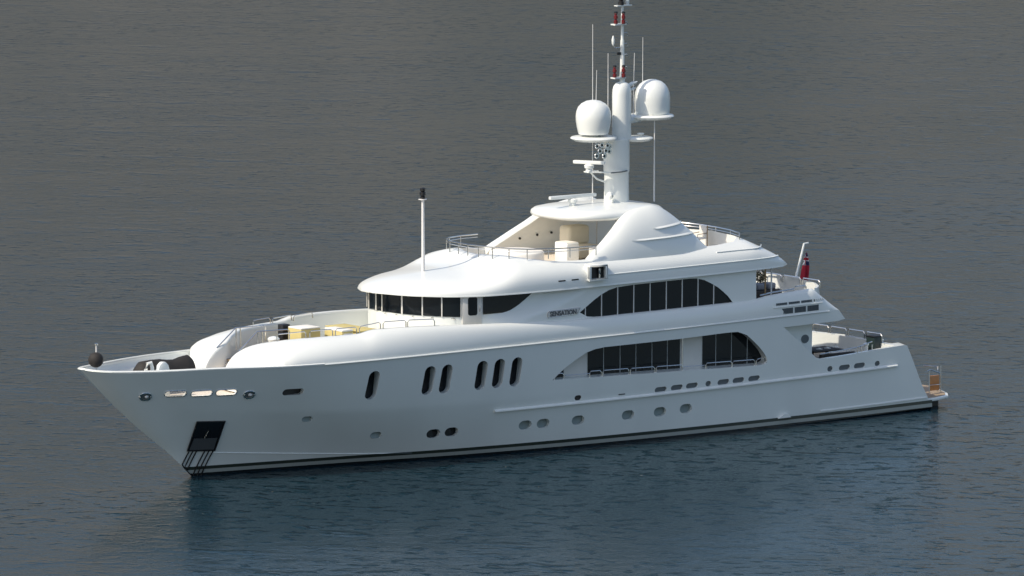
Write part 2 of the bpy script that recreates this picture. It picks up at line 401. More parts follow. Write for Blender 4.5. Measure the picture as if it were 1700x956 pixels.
# chrome-lipped fairleads in the bow
def ring_on_hull(name, outline, r, m, closed=True):
    pts = [(x, -hb(x, z)-.01, z) for x, z in outline]; pts.append(pts[0])
    return MB().tube(pts, r, 6).build(name, m, hull)
for x, z in ((3.88, 4.99), (9.2, 4.86)):
    ring_on_hull("fairlead", stadium(x, z, .56, .42), .05, CHROME)
    pp = stadium(x, z, .5, .36); n_ = len(pp)
    MB().add([(a, -hb(a, b)-.006, b) for a, b in pp], [tuple(range(n_))]).build("fairlead_hole", RECESS, hull)
    MB().lathe((x+.05, -hb(x, z)-.05, z), [(.001, -.1), (.09, -.06), (.12, 0), (.09, .06), (.001, .1)], 10).build("fairlead_roller", PANEL, hull)
for x, z in HAWSE: ring_on_hull("hawse_trim", stadium(x, z+.14, 1.10, .36), .03, CHROME)
# anchor pocket: black liner, shank and stowed anchor, wear rails down to the water
def on(x, z, off=.0): return (x, -hb(x, z)-off, z)
def hull_patch(name, quad, off, m, th=.05, n=8):
    (x0,z0),(x1,z1),(x2,z2),(x3,z3) = quad; out = []; inn = []
    for i in range(n+1):
        u = i/n; ro = []; ri = []
        for j in range(n+1):
            v = j/n; x = (x0*(1-u)+x1*u)*(1-v)+(x3*(1-u)+x2*u)*v; z = (z0*(1-u)+z1*u)*(1-v)+(z3*(1-u)+z2*u)*v
            ro.append((x, -hb(x, z)-off, z)); ri.append((x, -hb(x, z)-off+th, z))
        out.append(ro); inn.append(ri)
    mb = MB(); mb.loft(out, False); mb.loft(inn, False)
    mb.loft([out[0], inn[0]], False); mb.loft([out[n], inn[n]], False)
    mb.loft([[r[0] for r in out], [r[0] for r in inn]], False); mb.loft([[r[n] for r in out], [r[n] for r in inn]], False)
    return mb.build(name, m, hull)
PLATE = mat("black_polished_plate", (.012,.014,.017), .18)
hull_patch("anchor_pocket", ANCH, .03, PLATE)
fr = MB(); q = [on(a, b, .04) for a, b in ANCH]
fr.tube(q+[q[0]], .04, 6).build("anchor_pocket_frame", BLACK, hull)
hull_patch("anchor", [(6.76,2.28),(7.98,2.25),(7.9,1.54),(6.62,1.58)], .06, mat("dull_anchor_steel", (.11,.115,.12), .5, metal=.4))
MB().tube([on(7.3,2.28,.07), on(7.42,2.72,.07)], .03).build("anchor_shank", STEEL, hull)
for k, (xa, za) in enumerate([(6.62,1.5),(6.82,1.5),(7.02,1.5),(7.45,1.48),(7.68,1.48),(7.9,1.48)]):
    pts = []
    for j in range(9):
        z = za-(za+.1)*j/8*(.97 if k < 3 else 1); x = xa+.05-(-.03+.52*0)*0; x = xa - (za-z)*.34
        pts.append(on(max(x, STEM(z)+.02), z, .035))
    MB().tube(pts, .035, 6).build("wear_rail", BLACK, hull)
# rub rail, chine, knuckle band
def strip(name, pts_xz, prof, m, parent, surf):
    rings = []
    for x, z in pts_xz:
        rings.append([(x, -(surf(x, z)+a), z+b) for a, b in prof])
    return MB().loft(rings, True, True).build(name, m, parent, 25)
def both(name, pts_xz, prof, m, parent, surf):
    for sgn in (-1, 1):
        o = MB().loft([[(x, sgn*(surf(x, z)+a), z+b) for a, b in prof] for x, z in pts_xz], True, True).build(name, m, parent, 25)
    return o
xs = [23.1+.35*i for i in range(74)]
both("rub_rail", [(x, 2.72) for x in xs if x < 48.9], [(-.05,.13),(.02,.10),(.14,.03),(.14,-.03),(.02,-.07),(-.05,-.07)], WHITE, hull, hb)
xs = [7.6+.4*i for i in range(29)]
CH = spl([(7.6,1.36),(8.2,1.31),(12.07,.98),(16,.67),(18.9,.5)])
both("spray_chine", [(x, CH(x)) for x in xs], [(-.05,.12),(.0,.10),(.035,.0),(-.05,-.02)], HULL, hull, hb)
xs = [13+.5*i for i in range(63)]
both("sheer_rail", [(x, 6.40) for x in xs if x < 44.5], [(-.08,.05),(.05,.04),(.07,.0),(.05,-.04),(-.08,-.07)], WHITE, hull, hb)
xs = [.95,1.02,1.1,1.35,1.7,2.2,2.9,3.6,4.5,5.5,6.5,7.5,8.5,9.5,10.5,11.5,12.5,13.0]
both("bulwark_cap", [(x, RIMZ(x)+.012) for x in xs], [(-.2,.0),(-.2,.05),(-.02,.06),(.05,.03),(.03,-.05),(-.05,-.06)], WHITE, hull, lambda x, z: max(hb(x, 6.39), .02))
# waterline moulding aft and small exhaust lip
both("spray_rail", [(x, .62) for x in [43.5+.4*i for i in range(19)]], [(-.05,.08),(.06,.03),(.06,-.03),(-.05,-.03)], WHITE, hull, hb)
MB().prism([(40.7,.52),(41.5,.52),(41.35,.72),(41.05,.74)], -hb(41,.6)-.16, -hb(41,.6)+.1).build("exhaust_lip", WHITE, hull)
MB().box(30.55, 30.95, -hb(30.7,2.95)-.02, -hb(30.7,2.95)+.1, 2.93, 2.98).build("drain_slit", BLACK, hull)

# recessed side-deck house wall behind the arch: panes, panels, rails
def clip_panes(x0, x1, top, bot, inset=.0):
    n = 8; xs = [x0+(x1-x0)*i/n for i in range(n+1)]
    return [(x, top(x)-inset) for x in xs]+[(x, bot(x)+inset) for x in reversed(xs)]
sh = .33
top_in = lambda x: ARCH_TOP(x-sh*0)+.05
def panel(x0, x1): return [(x0, 3.4), (x1, 3.4), (x1, 6.0), (x0, 6.0)]
def inner_pane(x0, x1, m, name, dy=.0):
    # the wall stands behind the arch opening, so panes are plain uprights cropped by the arch itself
    x0c = max(x0, 26.5); xs_ = [x0c+(x1-x0c)*i/6 for i in range(7)]
    poly = [(x, min(ARCH_TOP(x)+.0, 5.9)) for x in xs_]+[(x, ARCH_BOT(x)-.0) for x in reversed(xs_)]
    return plate(name, m, poly, ARCH_IN-.006-dy, hull, .03)
inner_pane(26.6, 27.42, GLASS, "side_window")
inner_pane(27.42, 28.88, PANEL, "side_panel")
mulls = [28.88,29.9,30.93,31.92,32.93,33.9,34.72]
for a, b in zip(mulls, mulls[1:]): inner_pane(a+.028, b-.028, GLASS, "side_window")
inner_pane(34.76, 36.06, PANEL, "side_door")
MB().box(34.80, 34.86, ARCH_IN-.08, ARCH_IN-.03, 3.9, 5.7).build("door_jamb", STEEL, hull)
mulls2 = [36.1,36.98,37.98,39.0,39.92]
for a, b in zip(mulls2, mulls2[1:]): inner_pane(a+.028, b-.028, GLASS, "side_window")
MB().plan([(27,-4.35),(39.5,-4.35),(39.5,ARCH_IN),(27,ARCH_IN)], 3.60, 3.70)
def urail(mb, p0, p1, h, r=.028, inset=.08, out=0):
    p0 = Vector(p0); p1 = Vector(p1); d = (p1-p0).normalized(); hz = Vector((0, 0, h)); e = min(inset, (p1-p0).length*.3)
    mb.tube([p0, p0+hz*.7, p0+hz+d*e, p1+hz-d*e, p1+hz*.7, p1], r, 6)
for a, b in ((26.65,27.2),(28.8,29.5),(29.6,31.2),(31.3,32.8),(32.9,34.55),(36.05,37.7),(37.75,39.2),(39.3,39.85)):
    pr = MB(); urail(pr, (a, -hb(a,4)+.14, ARCH_BOT(a)-.02), (b, -hb(b,4)+.14, ARCH_BOT(b)-.02), .34); pr.build("side_deck_railing", STEEL, hull)
MB().tube([(27.3,-4.25,4.35),(28.8,-4.3,4.32)], .025, 6).build("side_deck_railing", STEEL, hull); MB().tube([(34.55,-4.3,4.1),(36.05,-4.3,4.05)], .025, 6).build("side_deck_railing", STEEL, hull)

# foredeck / aft deck planking
MB().plan(inset_plan([3.2,4,5,6,7,8,9,10,11], 4.9, .22), 4.80, 4.862).build("deck", CREAM, hull)
MB().plan(inset_plan([43.0,44,45.5,47,48,48.5], 3.8, .25), 2.9, 2.962).build("deck", TEAK, hull)

# ------------------------------------------------------------------ turtleback coaming that carries the upper deck bulwark
YC = spl([(8.4,.85),(9.2,.88),(9.9,1.0),(10.4,1.25),(11.1,1.75),(12.0,2.25),(14,2.85),(16,3.2),(18,3.55),(20,3.8),(22,3.95),(24,4.05),(27,4.13),(39,4.08),(41,4.03),(43,3.92),(45,3.8)])
ZC = spl([(8.4,5.0),(8.52,5.7),(8.75,6.2),(9.1,6.62),(9.6,6.92),(10.1,7.12),(11.0,7.36),(12.0,7.52),(14,7.62),(15.4,7.66),(16.2,7.84),(18,7.86),(20,7.8),(22,7.7),(24,7.6),(26,7.5),(28,7.45),(39,7.45),(40,7.6),(41.5,7.68),(43.0,7.72),(43.4,7.45),(43.8,7.12),(44.3,6.72),(44.62,6.46)])
def coam_section(X):
    zc = ZC(X); u = min(1, max(0, (X-8.4)/2.2)); g = sqrt(max(0, 1-(1-u)**2))
    if X < 10.6:
        yc = YC(X); full = hb(X, 6.4)-.015; y0 = yc+.12+(hb(X, 6.3)-.12-yc-.12)*g
        z0 = min(RIMZ(X)-.02, 4.9+(RIMZ(X)-4.92)*max(0, (u-.55)/.45)) if y0 < full-.1 else RIMZ(X)-.02
        z0 = min(z0, zc-.05); y0 = min(y0, hb(X, z0)-.16) if z0 < 6.3 else y0
    else: y0 = hb(X, 6.4)-.015; z0 = min(RIMZ(X)-.02, zc-.05); yc = min(YC(X), y0-.1)
    ex = 2.0 if X < 20 else 2.0+min(1, (X-20)/8)*.6
    pts = []
    n = 14
    for k in range(n+1):
        a = pi/2*k/n
        pts.append((yc+(y0-yc)*cos(a)**(2/ex), z0+(zc-z0)*sin(a)**(2/ex)))
    rr = min(.12, zc-z0)
    pts += [(yc-.05, zc-.015), (yc-.10, zc-.07), (yc-.12, zc-.2), (yc-.12, 4.9 if X < 11 else 6.0)]
    return pts
cx = [8.4,8.43,8.48,8.55,8.65,8.8,9.0,9.2,9.45,9.75,10.05,10.35,10.58,10.9,11.6,12.4,13.2,14,14.8,15.3,15.6,15.9,16.2,16.6,17.2,18]+[19+i for i in range(0,21)]+[39.5,40,40.5,41,41.5,42,42.5,42.9,43.1,43.4,43.8,44.2,44.5,44.62]
coam = MB()
for sgn in (-1, 1):
    coam.loft([[(x, sgn*y, z) for y, z in coam_section(x)]+[(x, sgn*max(min(hb(x,4.9 if x < 11 else 6.0)-.25, coam_section(x)[-1][0]+.9, coam_section(x)[0][0]-.05), coam_section(x)[-1][0]+.02), 4.9 if x < 11 else 6.0)] for x in cx], True, True)
# across the stern of the upper deck
xsb = lin([(0,44.62),(3.0,44.5),(3.75,44.35)])
yy = [-3.9,-3.75,-3.4,-2.6,-1.3,0,1.3,2.6,3.4,3.75,3.9]
bw = lambda y: 42.0+1.35*(1-(abs(y)/3.95)**5)+.30*abs(y)
coam.loft([[(bw(y), y, 7.72), (bw(y)+.12, y, 7.70), (bw(y)+.28, y, 6.35), (bw(y), y, 6.35)] for y in yy], True, True)
coaming = coam.build("upper_deck_bulwark", WHITE, yacht, 40)
# stairs through the turtleback and the lounge floor behind it
st = MB()
for k in range(6): st.box(8.6+.36*k, 11.0, -1.5, 1.5, 4.85+.215*k, 4.85+.215*(k+1)) if k > 3 else st.box(8.6+.36*k, 10.6, -.84, .84, 4.85+.215*k, 4.85+.215*(k+1))
st.build("foredeck_stairs", CREAM, coaming, smooth=False)
MB().plan([(x, -(YC(x)-.02)) for x in (10,11,12,14,16,18,20,22,25)]+[(x, YC(x)-.02) for x in (25,22,20,18,16,14,12,11,10)], 6.05, 6.15).build("lounge_deck", TEAK, coaming)
MB().box(39.3, 43.1, -3.9, 3.9, 6.3, 6.46).build("upper_aft_deck", TEAK, coaming)
# louvred vents aft
lv = MB()
def sidey(X, z):
    sec = coam_section(X)[:15]
    for (y1, z1), (y2, z2) in zip(sec, sec[1:]):
        if z1 <= z <= z2: return y1+(y2-y1)*(z-z1)/max(z2-z1, 1e-6)
    return sec[-1][0]
for (x0, x1, z0, z1, nb) in ((40.45,43.75,7.04,7.17,4),(40.8,43.35,6.52,6.84,3)):
    for b in range(nb):
        a = x0+(x1-x0)*b/nb+.05; c = x0+(x1-x0)*(b+1)/nb-.05; sl = .25 if b == 0 and nb == 3 else 0
        lv = MB(); pts = []
        for x, zz in ((a+sl*0, z1), (c, z1), (c, z0), (a+sl, z0)): pts.append((x, -sidey(x, zz)-.012, zz))
        lv.add(pts, [(0, 1, 2, 3)])
        m_ = 8 if nb == 3 else 5
        for k in range(m_):
            x = a+(c-a)*(k+.5)/m_+ (sl*.5 if k == 0 else 0)
            lv.tube([(x, -sidey(x, z0)-.015, z0+.01), (x, -sidey(x, z1)-.015, z1-.01)], .018, 5)
        o = lv.build("louvre", LOUVRE, coaming); o.data.materials.append(RECESS)
        for pz in o.data.polygons: pz.material_index = 0 if len(pz.vertices) == 4 and pz.area > .05 else 1
both("trim_line", [(x, 6.93) for x in [40.3+.3*i for i in range(12)] if x < 43.95], [(-.03,.05),(.045,.02),(.045,-.02),(-.03,-.03)], WHITE, coaming, sidey)

# ------------------------------------------------------------------ wheelhouse and upper deck house
WH = spl([(18.1,0),(18.15,.25),(18.4,.62),(18.9,1.4),(19.7,2.25),(20.6,3.0),(21.35,3.42),(22.2,3.58),(22.6,3.62),(24,3.66),(40,3.66)])
FX0 = spl([(6.0,21.8),(7.8,22.6),(8.05,23.2),(8.2,24.0),(8.7,24.9),(9.3,25.7)])
FX1 = spl([(6.0,23.2),(7.6,24.6),(7.9,25.4),(8.2,26.6),(8.7,27.9),(9.3,29.2)])
def house(X, z):
    a, b = FX0(z), FX1(z); u = min(1, max(0, (X-a)/(b-a)))
    side = 4.14-.035*max(0, z-7.4)
    return WH(X)+(side-WH(X))*u**1.2
hx = [18.1,18.11,18.13,18.17,18.25,18.4,18.6,18.85,19.2,19.6,20,20.4,20.8,21.2,21.6,22]+[22.4+.25*i for i in range(28)]+[30+i for i in range(9)]+[39.35]
hz = [6.0,6.6,7.2,7.5,7.7,7.8,7.9,8.0,8.1,8.2,8.35,8.5,8.65,8.8,8.95,9.1,9.29]
hm = MB(); P = [[(x, -house(x, z) if i else 0, z) for z in hz] for i, x in enumerate(hx)]; Q = [[(x, -y, z) for x, y, z in r] for r in P]
hm.loft(P, False); hm.loft(Q, False)
hm.loft([[P[i][-1], Q[i][-1]] for i in range(len(hx))], False); hm.loft([[P[i][0], Q[i][0]] for i in range(len(hx))], False)
rg = P[-1]+Q[-1][::-1]; hm.add(rg, [tuple(range(len(rg)))])
dh = hm.build("deckhouse", WHITE, yacht, 35)
UT = lin([(28.24,7.78),(28.65,8.06),(29.1,8.37),(29.57,8.65),(30.05,8.86),(30.54,8.97),(31.5,9.02),(35.1,9.04),(35.56,9.01),(36.05,8.87),(36.45,8.66),(36.9,8.39),(37.22,8.13),(37.55,7.82),(37.86,7.43)])
UB = lin([(28.24,7.78),(28.72,7.50),(29.1,7.45),(29.65,7.43),(37.86,7.42)])
ux = [28.24,28.45,28.65,28.9,29.1,29.35,29.57,29.8,30.05,30.3,30.54,31,31.5,33,35.1,35.35,35.56,35.8,36.05,36.25,36.45,36.7,36.9,37.05,37.22,37.4,37.55,37.7,37.86]
cut(dh, MB().prism([(x, UT(x)) for x in ux]+[(x, UB(x)) for x in (36,33,30.5,29.65,29.1,28.72)], -6, -3.98))
resmooth(dh, 35)
um = [28.24,28.62,29.62,30.62,31.62,32.64,33.66,34.66,35.66,36.66,37.86]
for a, b in zip(um, um[1:]):
    xs_ = [a+.03+(b-a-.06)*i/8 for i in range(9)]
    plate("upper_window", GLASS, [(x, UT(x)) for x in xs_]+[(x, UB(x)) for x in reversed(xs_)], -3.995, dh, .05)
for x in um[1:-1]:
    MB().box(x-.03, x+.03, -4.07, -3.98, UB(x), UT(x)).build("window_mullion", PANEL, dh)
# wheelhouse panes follow its curved plan
def plan_at(s):   # s: arc-like parameter along the port side, by x
    return house(s, 8.6)
def curved_pane(xlist, z0, z1, off, name, m, sgn=-1):
    r = []
    for x in xlist:
        dx = .02; n = Vector((house(x+dx, 8.6)-house(max(x-dx, 18.101), 8.6), -2*dx if x > 18.13 else -.02)).normalized()
        # outward normal of (x, y=+h): (-dh, dx)
        nx, ny = -n.x, -n.y
        r.append([(x+nx*o, sgn*(house(x, 8.6)+ny*o), z) for o, z in ((off, z0), (off, z1), (off-.06, z1), (off-.06, z0))])
    return MB().loft(r, True, True).build(name, m, dh, 30)
WB, WT = 8.06, 9.27
edges = [(18.155,18.82),(18.85,19.62),(19.66,20.45),(20.49,21.33)]
for a, b in edges:
    for sgn in (-1, 1):
        curved_pane([a+(b-a)*(i/8)**1.5 for i in range(9)], WB, WT, .03, "wheelhouse_window", GLASS, sgn)
for x in (18.145, 18.835, 19.64, 20.47, 21.365):
    for sgn in (-1, 1):
        curved_pane([x-.010, x+.010] if x < 18.5 else [x-.026, x+.026], WB, WT, .06, "wheelhouse_mullion", PANEL, sgn)
# the very front pane spans the centreline
fp = MB(); fr_ = []
for y in [-.26+.52*i/6 for i in range(7)]:
    x = 18.1+.05*(y/.26)**2
    fr_.append([(x-.03, y, WB), (x-.03, y, WT), (x+.05, y, WT), (x+.05, y, WB)])
fp.loft(fr_, True, True).build("wheelhouse_window", GLASS, dh)
# raked triangular side pane, wing door with its own window
for sgn in (-1, 1):
    zz = [8.12,8.16,8.22,8.35,8.5,8.7,8.9,9.1,9.27]
    left = [(22.58, z) for z in zz]; rr_ = [(FX0(z)+.15, z) for z in zz]
    mb = MB(); mb.loft([[(a, sgn*(WH(a)+.035), z), (b, sgn*(house(b, z)+.03), z)] for (a, z), (b, _) in zip(left, rr_)], False)
    mb.build("wheelhouse_side_window", GLASS, dh)
    d = MB(); d.plan([(21.42, sgn*3.3), (22.5, sgn*3.3), (22.5, sgn*3.665), (21.42, sgn*3.50)], 7.55, 9.25); dr = bevel(d.build("wing_door", PANEL, dh), .02)
    dy = lambda x: 3.50+.165*(x-21.42)/1.08+.012
    rr = [(x, z) for cx_, cz_, a0 in ((22.12, 9.0, 0), (21.86, 9.0, pi/2), (21.86, 8.24, pi), (22.12, 8.24, 1.5*pi)) for x, z in [(cx_+.13*cos(a0+pi/2*k/5), cz_+.13*sin(a0+pi/2*k/5)) for k in range(6)]]
    n_ = len(rr); v_ = [(x, sgn*dy(x), z) for x, z in rr]+[(x, sgn*(dy(x)-.03), z) for x, z in rr]
    MB().add(v_, [tuple(range(n_)), tuple(range(2*n_-1, n_-1, -1))]+[(i, n_+i, n_+(i+1) % n_, (i+1) % n_) for i in range(n_)]).build("door_window", GLASS, dh)
    MB().tube([(22.38, sgn*3.665, 8.3), (22.38, sgn*3.71, 8.5), (22.38, sgn*3.665, 8.7)], .02, 6).build("door_handle", STEEL, dh)
# wipers and small lamps on the wheelhouse front
for x in (18.2, 18.6, 19.2, 20.0, 20.9):
    y = house(x, 8.6); MB().tube([(x-.05, -y-.10, 7.98), (x+.06, -y-.06, 8.0), (x+.2, -y-.12, 7.9)], .022, 5).build("wiper", STEEL, dh)
# name board and its lettering
nb = stadium(27.27, 7.87, 1.95, .40, .2)
nbf = MB().prism([(26.30,7.66),(28.12,7.70),(28.30,8.06),(28.1,8.1),(26.35,8.06),(26.24,7.95),(26.24,7.74)], -4.16, -4.10)
bevel(nbf.build("name_board", PANEL, dh), .02)
pts = [(26.30,-4.17,7.68),(28.05,-4.17,7.72),(28.24,-4.17,8.04),(26.36,-4.17,8.03),(26.26,-4.17,7.9),(26.26,-4.17,7.76),(26.30,-4.17,7.68)]
MB().tube(pts, .02, 6).build("name_board_frame", STEEL, dh)
def lettering(txt, x0, z0, size, width, y):
    cu = bpy.data.curves.new("txt", 'FONT'); cu.body = txt; cu.size = size; cu.extrude = .012; cu.offset = .012
    o = bpy.data.objects.new("txt", cu); COL.objects.link(o)
    dg = bpy.context.evaluated_depsgraph_get(); dg.update()
    me = bpy.data.meshes.new_from_object(o.evaluated_get(dg)); bpy.data.objects.remove(o)
    xs = [v.co.x for v in me.vertices]; k = width/(max(xs)-min(xs)); mn = min(xs)
    for v in me.vertices: v.co = Vector((x0+(v.co.x-mn)*k, y-v.co.z, z0+v.co.y))
    me.materials.clear(); me.materials.append(LETTER)
    o = bpy.data.objects.new("name_lettering", me); COL.objects.link(o); o.parent = dh
lettering("SENSATION", 26.40, 7.745, .36, 1.62, -4.172)
# posts under the aft roof, aft bulkhead wall of the main deck with its round port
for sgn in (-1, 1):
    MB().tube([(40.55, sgn*3.72, 6.4), (40.55, sgn*3.72, 9.3)], .05).build("roof_post", FIBREWHITE, dh)
    MB().tube([(40.25, sgn*3.55, 6.4), (40.25, sgn*3.55, 9.3)], .05).build("roof_post", BRONZE, dh)
MB().box(40.5, 43.32, -3.62, 3.62, 2.9, 5.77).build("aft_bulkhead", WHITE, hull)
MB().lathe((42.85, -3.65, 4.75), [(.001, 0), (.25, 0), (.25, .03), (.001, .03)], 16, 'y').build("bulkhead_port", RECESS, hull)
MB().box(43.33, 43.36, -2.6, 2.6, 2.96, 5.2).build("saloon_door", GLASS, hull)

# ------------------------------------------------------------------ roof: brow over the wheelhouse, sun deck coaming
RW = spl([(17.3,0),(17.36,.25),(17.63,.64),(18.13,1.22),(18.85,2.0),(19.5,2.5),(21.2,3.5),(23.1,4.05),(25.2,4.24),(28,4.34),(38,4.28),(40,4.2),(41,4.05),(41.35,3.9),(41.55,3.75)])
RZ = spl([(17.3,9.25),(17.36,9.36),(17.6,9.50),(18.0,9.63),(18.7,9.79),(19.6,9.92),(20.7,10.02),(22.0,10.12),(23.0,10.30),(23.8,10.62),(24.5,10.92),(26,11.02),(28,10.92),(30,10.9),(37,10.9),(39.3,10.86),(39.9,10.62),(40.4,10.36),(41,9.98),(41.3,9.68),(41.55,9.3)])
RP = lin([(16.7,2.0),(20,2.2),(22.5,2.4),(24.5,3.0),(30,3.3),(38,3.3),(41.5,4)])
RE = 9.21
def roofY(X, z):
    w = RW(X); h = RZ(X)-RE; s = min(1, max(0, (z-RE)/h)); p = RP(X)
    return w*(1-s**p)**(1/p)
rx = [17.3,17.305,17.32,17.36,17.42,17.5,17.6,17.75,17.95,18.2,18.5,18.9,19.3,19.7,20,20.5,21,21.5,22,22.4,22.8,23.1,23.4,23.7,24,24.5,25]+[26+i for i in range(13)]+[38.7,39,39.3,39.6,39.9,40.2,40.5,40.8,41.0,41.2,41.35,41.5,41.55]
rm = MB(); rings = []
for i, x in enumerate(rx):
    w = RW(x); h = RZ(x)-RE; p = RP(x); half = []
    n = 18
    for k in range(n+1):
        a = pi/2*k/n; half.append((w*cos(a)**(2/p), RE+h*sin(a)**(2/p)))
    ring = [(x, -y, z) for y, z in half]+[(x, y, z) for y, z in half[::-1][1:]]
    ring += [(x, max(w-.06, 0)*1.0, RE-.05), (x, -max(w-.06, 0)*1.0, RE-.05)]
    tk = 1.15*max(0, min(1, (x-34)/7)); ring = [(a-tk*(1-abs(b)/w if w > .1 else 1), b, c) for a, b, c in ring]
    rings.append(ring)
rm.loft(rings, True, True)
roof = rm.build("roof", WHITE, yacht, 40)
refit(roof)
WELL = [(24.1,-.9),(24.25,-1.6),(24.6,-2.4),(25.1,-3.0),(25.9,-3.35),(27.4,-3.5),(30,-3.5),(34,-3.45),(36.5,-3.35),(37.8,-3.1),(38.5,-2.5),(38.85,-1.6),(38.95,-.7)]
well = WELL+[(x, -y) for x, y in reversed(WELL)]
FLOOR = 8.62
cut(roof, MB().plan(well, FLOOR, 12)); resmooth(roof, 40)
o = MB().plan([(30+(x-30)*.995, y*.99) for x, y in well], FLOOR-.05, FLOOR+.012).build("sun_deck_floor", CREAM, roof); DONE.add(o.name)
both("roof_trim", [(x, 9.78+.1*max(0, 1-(x-29.6)/1)*0) for x in [29.7+.4*i for i in range(29)] if x < 41.1], [(-.04,.05),(.05,.03),(.05,-.02),(-.04,-.04)], WHITE, roof, roofY)
both("roof_trim", [(x, 10.34) for x in [36.9+.3*i for i in range(12)] if x < 40.35], [(-.04,.05),(.05,.02),(.05,-.02),(-.04,-.03)], WHITE, roof, roofY)
both("brow_lip", [(x, RE-.0) for x in rx[4:] if x < 41.3], [(-.1,.02),(.02,.03),(.03,-.03),(-.1,-.05)], WHITE, roof, lambda x, z: RW(x))
for x in (27.05, 27.85):
    MB().box(x-.2, x+.22, -roofY(x, 9.7)-.015, -roofY(x, 9.7)+.1, 9.66, 9.73).build("roof_vent_slit", BLACK, roof)
# navigation-light box: white rim, black inside
nbx = MB(); y0 = -4.62
for (a, b, c, d) in ((28.6,29.7,9.56,9.66),(28.6,29.7,10.36,10.46),(28.6,28.72,9.66,10.36),(29.6,29.7,9.66,10.36)): nbx.box(a, b, y0, -4.0, c, d)
nb_ = bevel(nbx.build("light_box", WHITE, roof), .015)
MB().box(28.72, 29.6, -4.35, -4.02, 9.66, 10.36).build("light_box_screen", BLACK, roof)
MB().lathe((29.28, -4.45, 9.7), [(.06, 0), (.06, .2), (.04, .22), (.07, .3), (.07, .5), (.03, .56)], 10).build("navigation_lamp", STEEL, roof)
# tall anchor-light pole on the brow
pl = MB(); pl.tube([(20.71, 0, 9.95), (20.71, 0, 14.0)], .085, 10, .07); pl.lathe((20.71, 0, 14.0), [(.07, 0), (.2, .01), (.2, .05), (.05, .06)], 12)
pole = pl.build("light_pole", FIBREWHITE, roof)
MB().lathe((20.71, 0, 14.06), [(.12, 0), (.12, .12), (.07, .15), (.15, .2), (.15, .36), (.08, .4), (.13, .45), (.13, .58), (.05, .62)], 12).build("anchor_lamp", BLACK, roof)

# ------------------------------------------------------------------ arch and hardtop over the sun deck
def cowl(prof, crest_y, sgn, x0, x1, name):
    zc = spl(prof); n = 34; rings = []
    for i in range(n+1):
        x = x0+(x1-x0)*i/n; z1 = zc(x); zb = 10.0; yb = 3.86-.25*max(0, (x-34)/3); yc = crest_y(x, z1); sec = []
        m = 12
        for k in range(m+1):
            s = k/m; z = zb+(z1-zb)*sin(s*pi/2)
            q = ((z-zb)/(z1-zb)); y = yc+(yb-yc)*(1-q**2.0)**.62
            sec.append((y, z))
        th = .42
        sec += [(yc-.10, z1-.05), (yc-.18, z1-.16)]
        for k in range(6):
            q = 1-k/5; z = zb+(z1-.2-zb)*q; y = max(yc-.2, yc-.2+(yb-th-yc+.2)*(1-q**1.6)); sec.append((min(y, yb-th), z))
        rings.append([(x, sgn*y, z) for y, z in sec])
    return MB().loft(rings, True, True)
port_prof = [(29.0,10.62),(29.3,10.85),(29.7,11.12),(30.2,11.5),(30.8,12.0),(31.35,12.5),(31.9,12.82),(32.6,13.02),(33.4,13.1),(33.9,12.98),(34.4,12.68),(34.9,12.28),(35.4,11.82),(35.9,11.3),(36.45,10.7),(36.9,10.3)]
star_prof = [(x-.9*max(0, min(1, (33-x)/3)), z) for x, z in port_prof]
am = cowl(port_prof, lambda x, z: 3.45-.62*max(0, z-10.5)**.9*.62, -1, 29.0, 36.9, "arch")
am2 = cowl(star_prof, lambda x, z: 3.45-.62*max(0, z-10.5)**.9*.62, 1, 28.1, 36.9, "arch")
arch = am.build("arch", WHITE, yacht, 50)
arch2 = am2.build("arch", WHITE, yacht, 50)
def cowl_y(x, z):
    z1 = spl(port_prof)(x); yc = 3.45-.62*max(0, z1-10.5)**.9*.62; yb = 3.86-.25*max(0, (x-34)/3)
    q = min(1, max(0, (z-10)/(z1-10))); return yc+(yb-yc)*(1-q*q)**.62
for x0, x1, z0, z1 in ((33.1,35.15,11.9,12.03),(31.7,35.75,11.36,11.42)):
    rings = []
    for i in range(17):
        x = x0+(x1-x0)*i/16; z = z0+(z1-z0)*i/16; k = min(1, i/3); rings.append([(x, -(cowl_y(x, z)+a*k), z+b) for a, b in ((-.05,.10),(.075,.02),(.075,-.02),(-.05,-.05))])
    MB().loft(rings, True, True).build("arch_fin", WHITE, arch, 25)
hd = MB()
prof = [(0.0,10.84),(.80,10.82),(.92,10.80),(.98,10.85),(1,10.97),(.985,11.10),(.94,11.20),(.8,11.29),(.55,11.36),(.25,11.39),(0.001,11.40)]
def sup(a, p): return math.copysign(abs(cos(a))**(2/p), cos(a)), math.copysign(abs(sin(a))**(2/p), sin(a))
rings = [[(31.6+3.2*r*sup(2*pi*k/64, 2.8)[0], 2.68*r*sup(2*pi*k/64, 2.8)[1], z) for k in range(64)] for r, z in prof]
hardtop = hd.loft(rings, True).build("hardtop", WHITE, yacht, 50); DONE.add(hardtop.name)
for y in (-.6, 1.0): o = MB().tube([(32.4, y, FLOOR), (32.4, y, 11.0)], .04).build("hardtop_post", FIBREWHITE, hardtop); DONE.add(o.name)
for x, z in ((28.9,9.9),(30.0,10.5),(30.3,9.6),(31.2,9.65),(29.2,9.5)):
    o = MB().lathe((x, 3.1 if z < 10 else 2.75, z), [(.001,-.03),(.06,-.03),(.06,.03),(.001,.03)], 8, 'y').build("wall_lamp", BLACK, arch2); DONE.add(o.name)

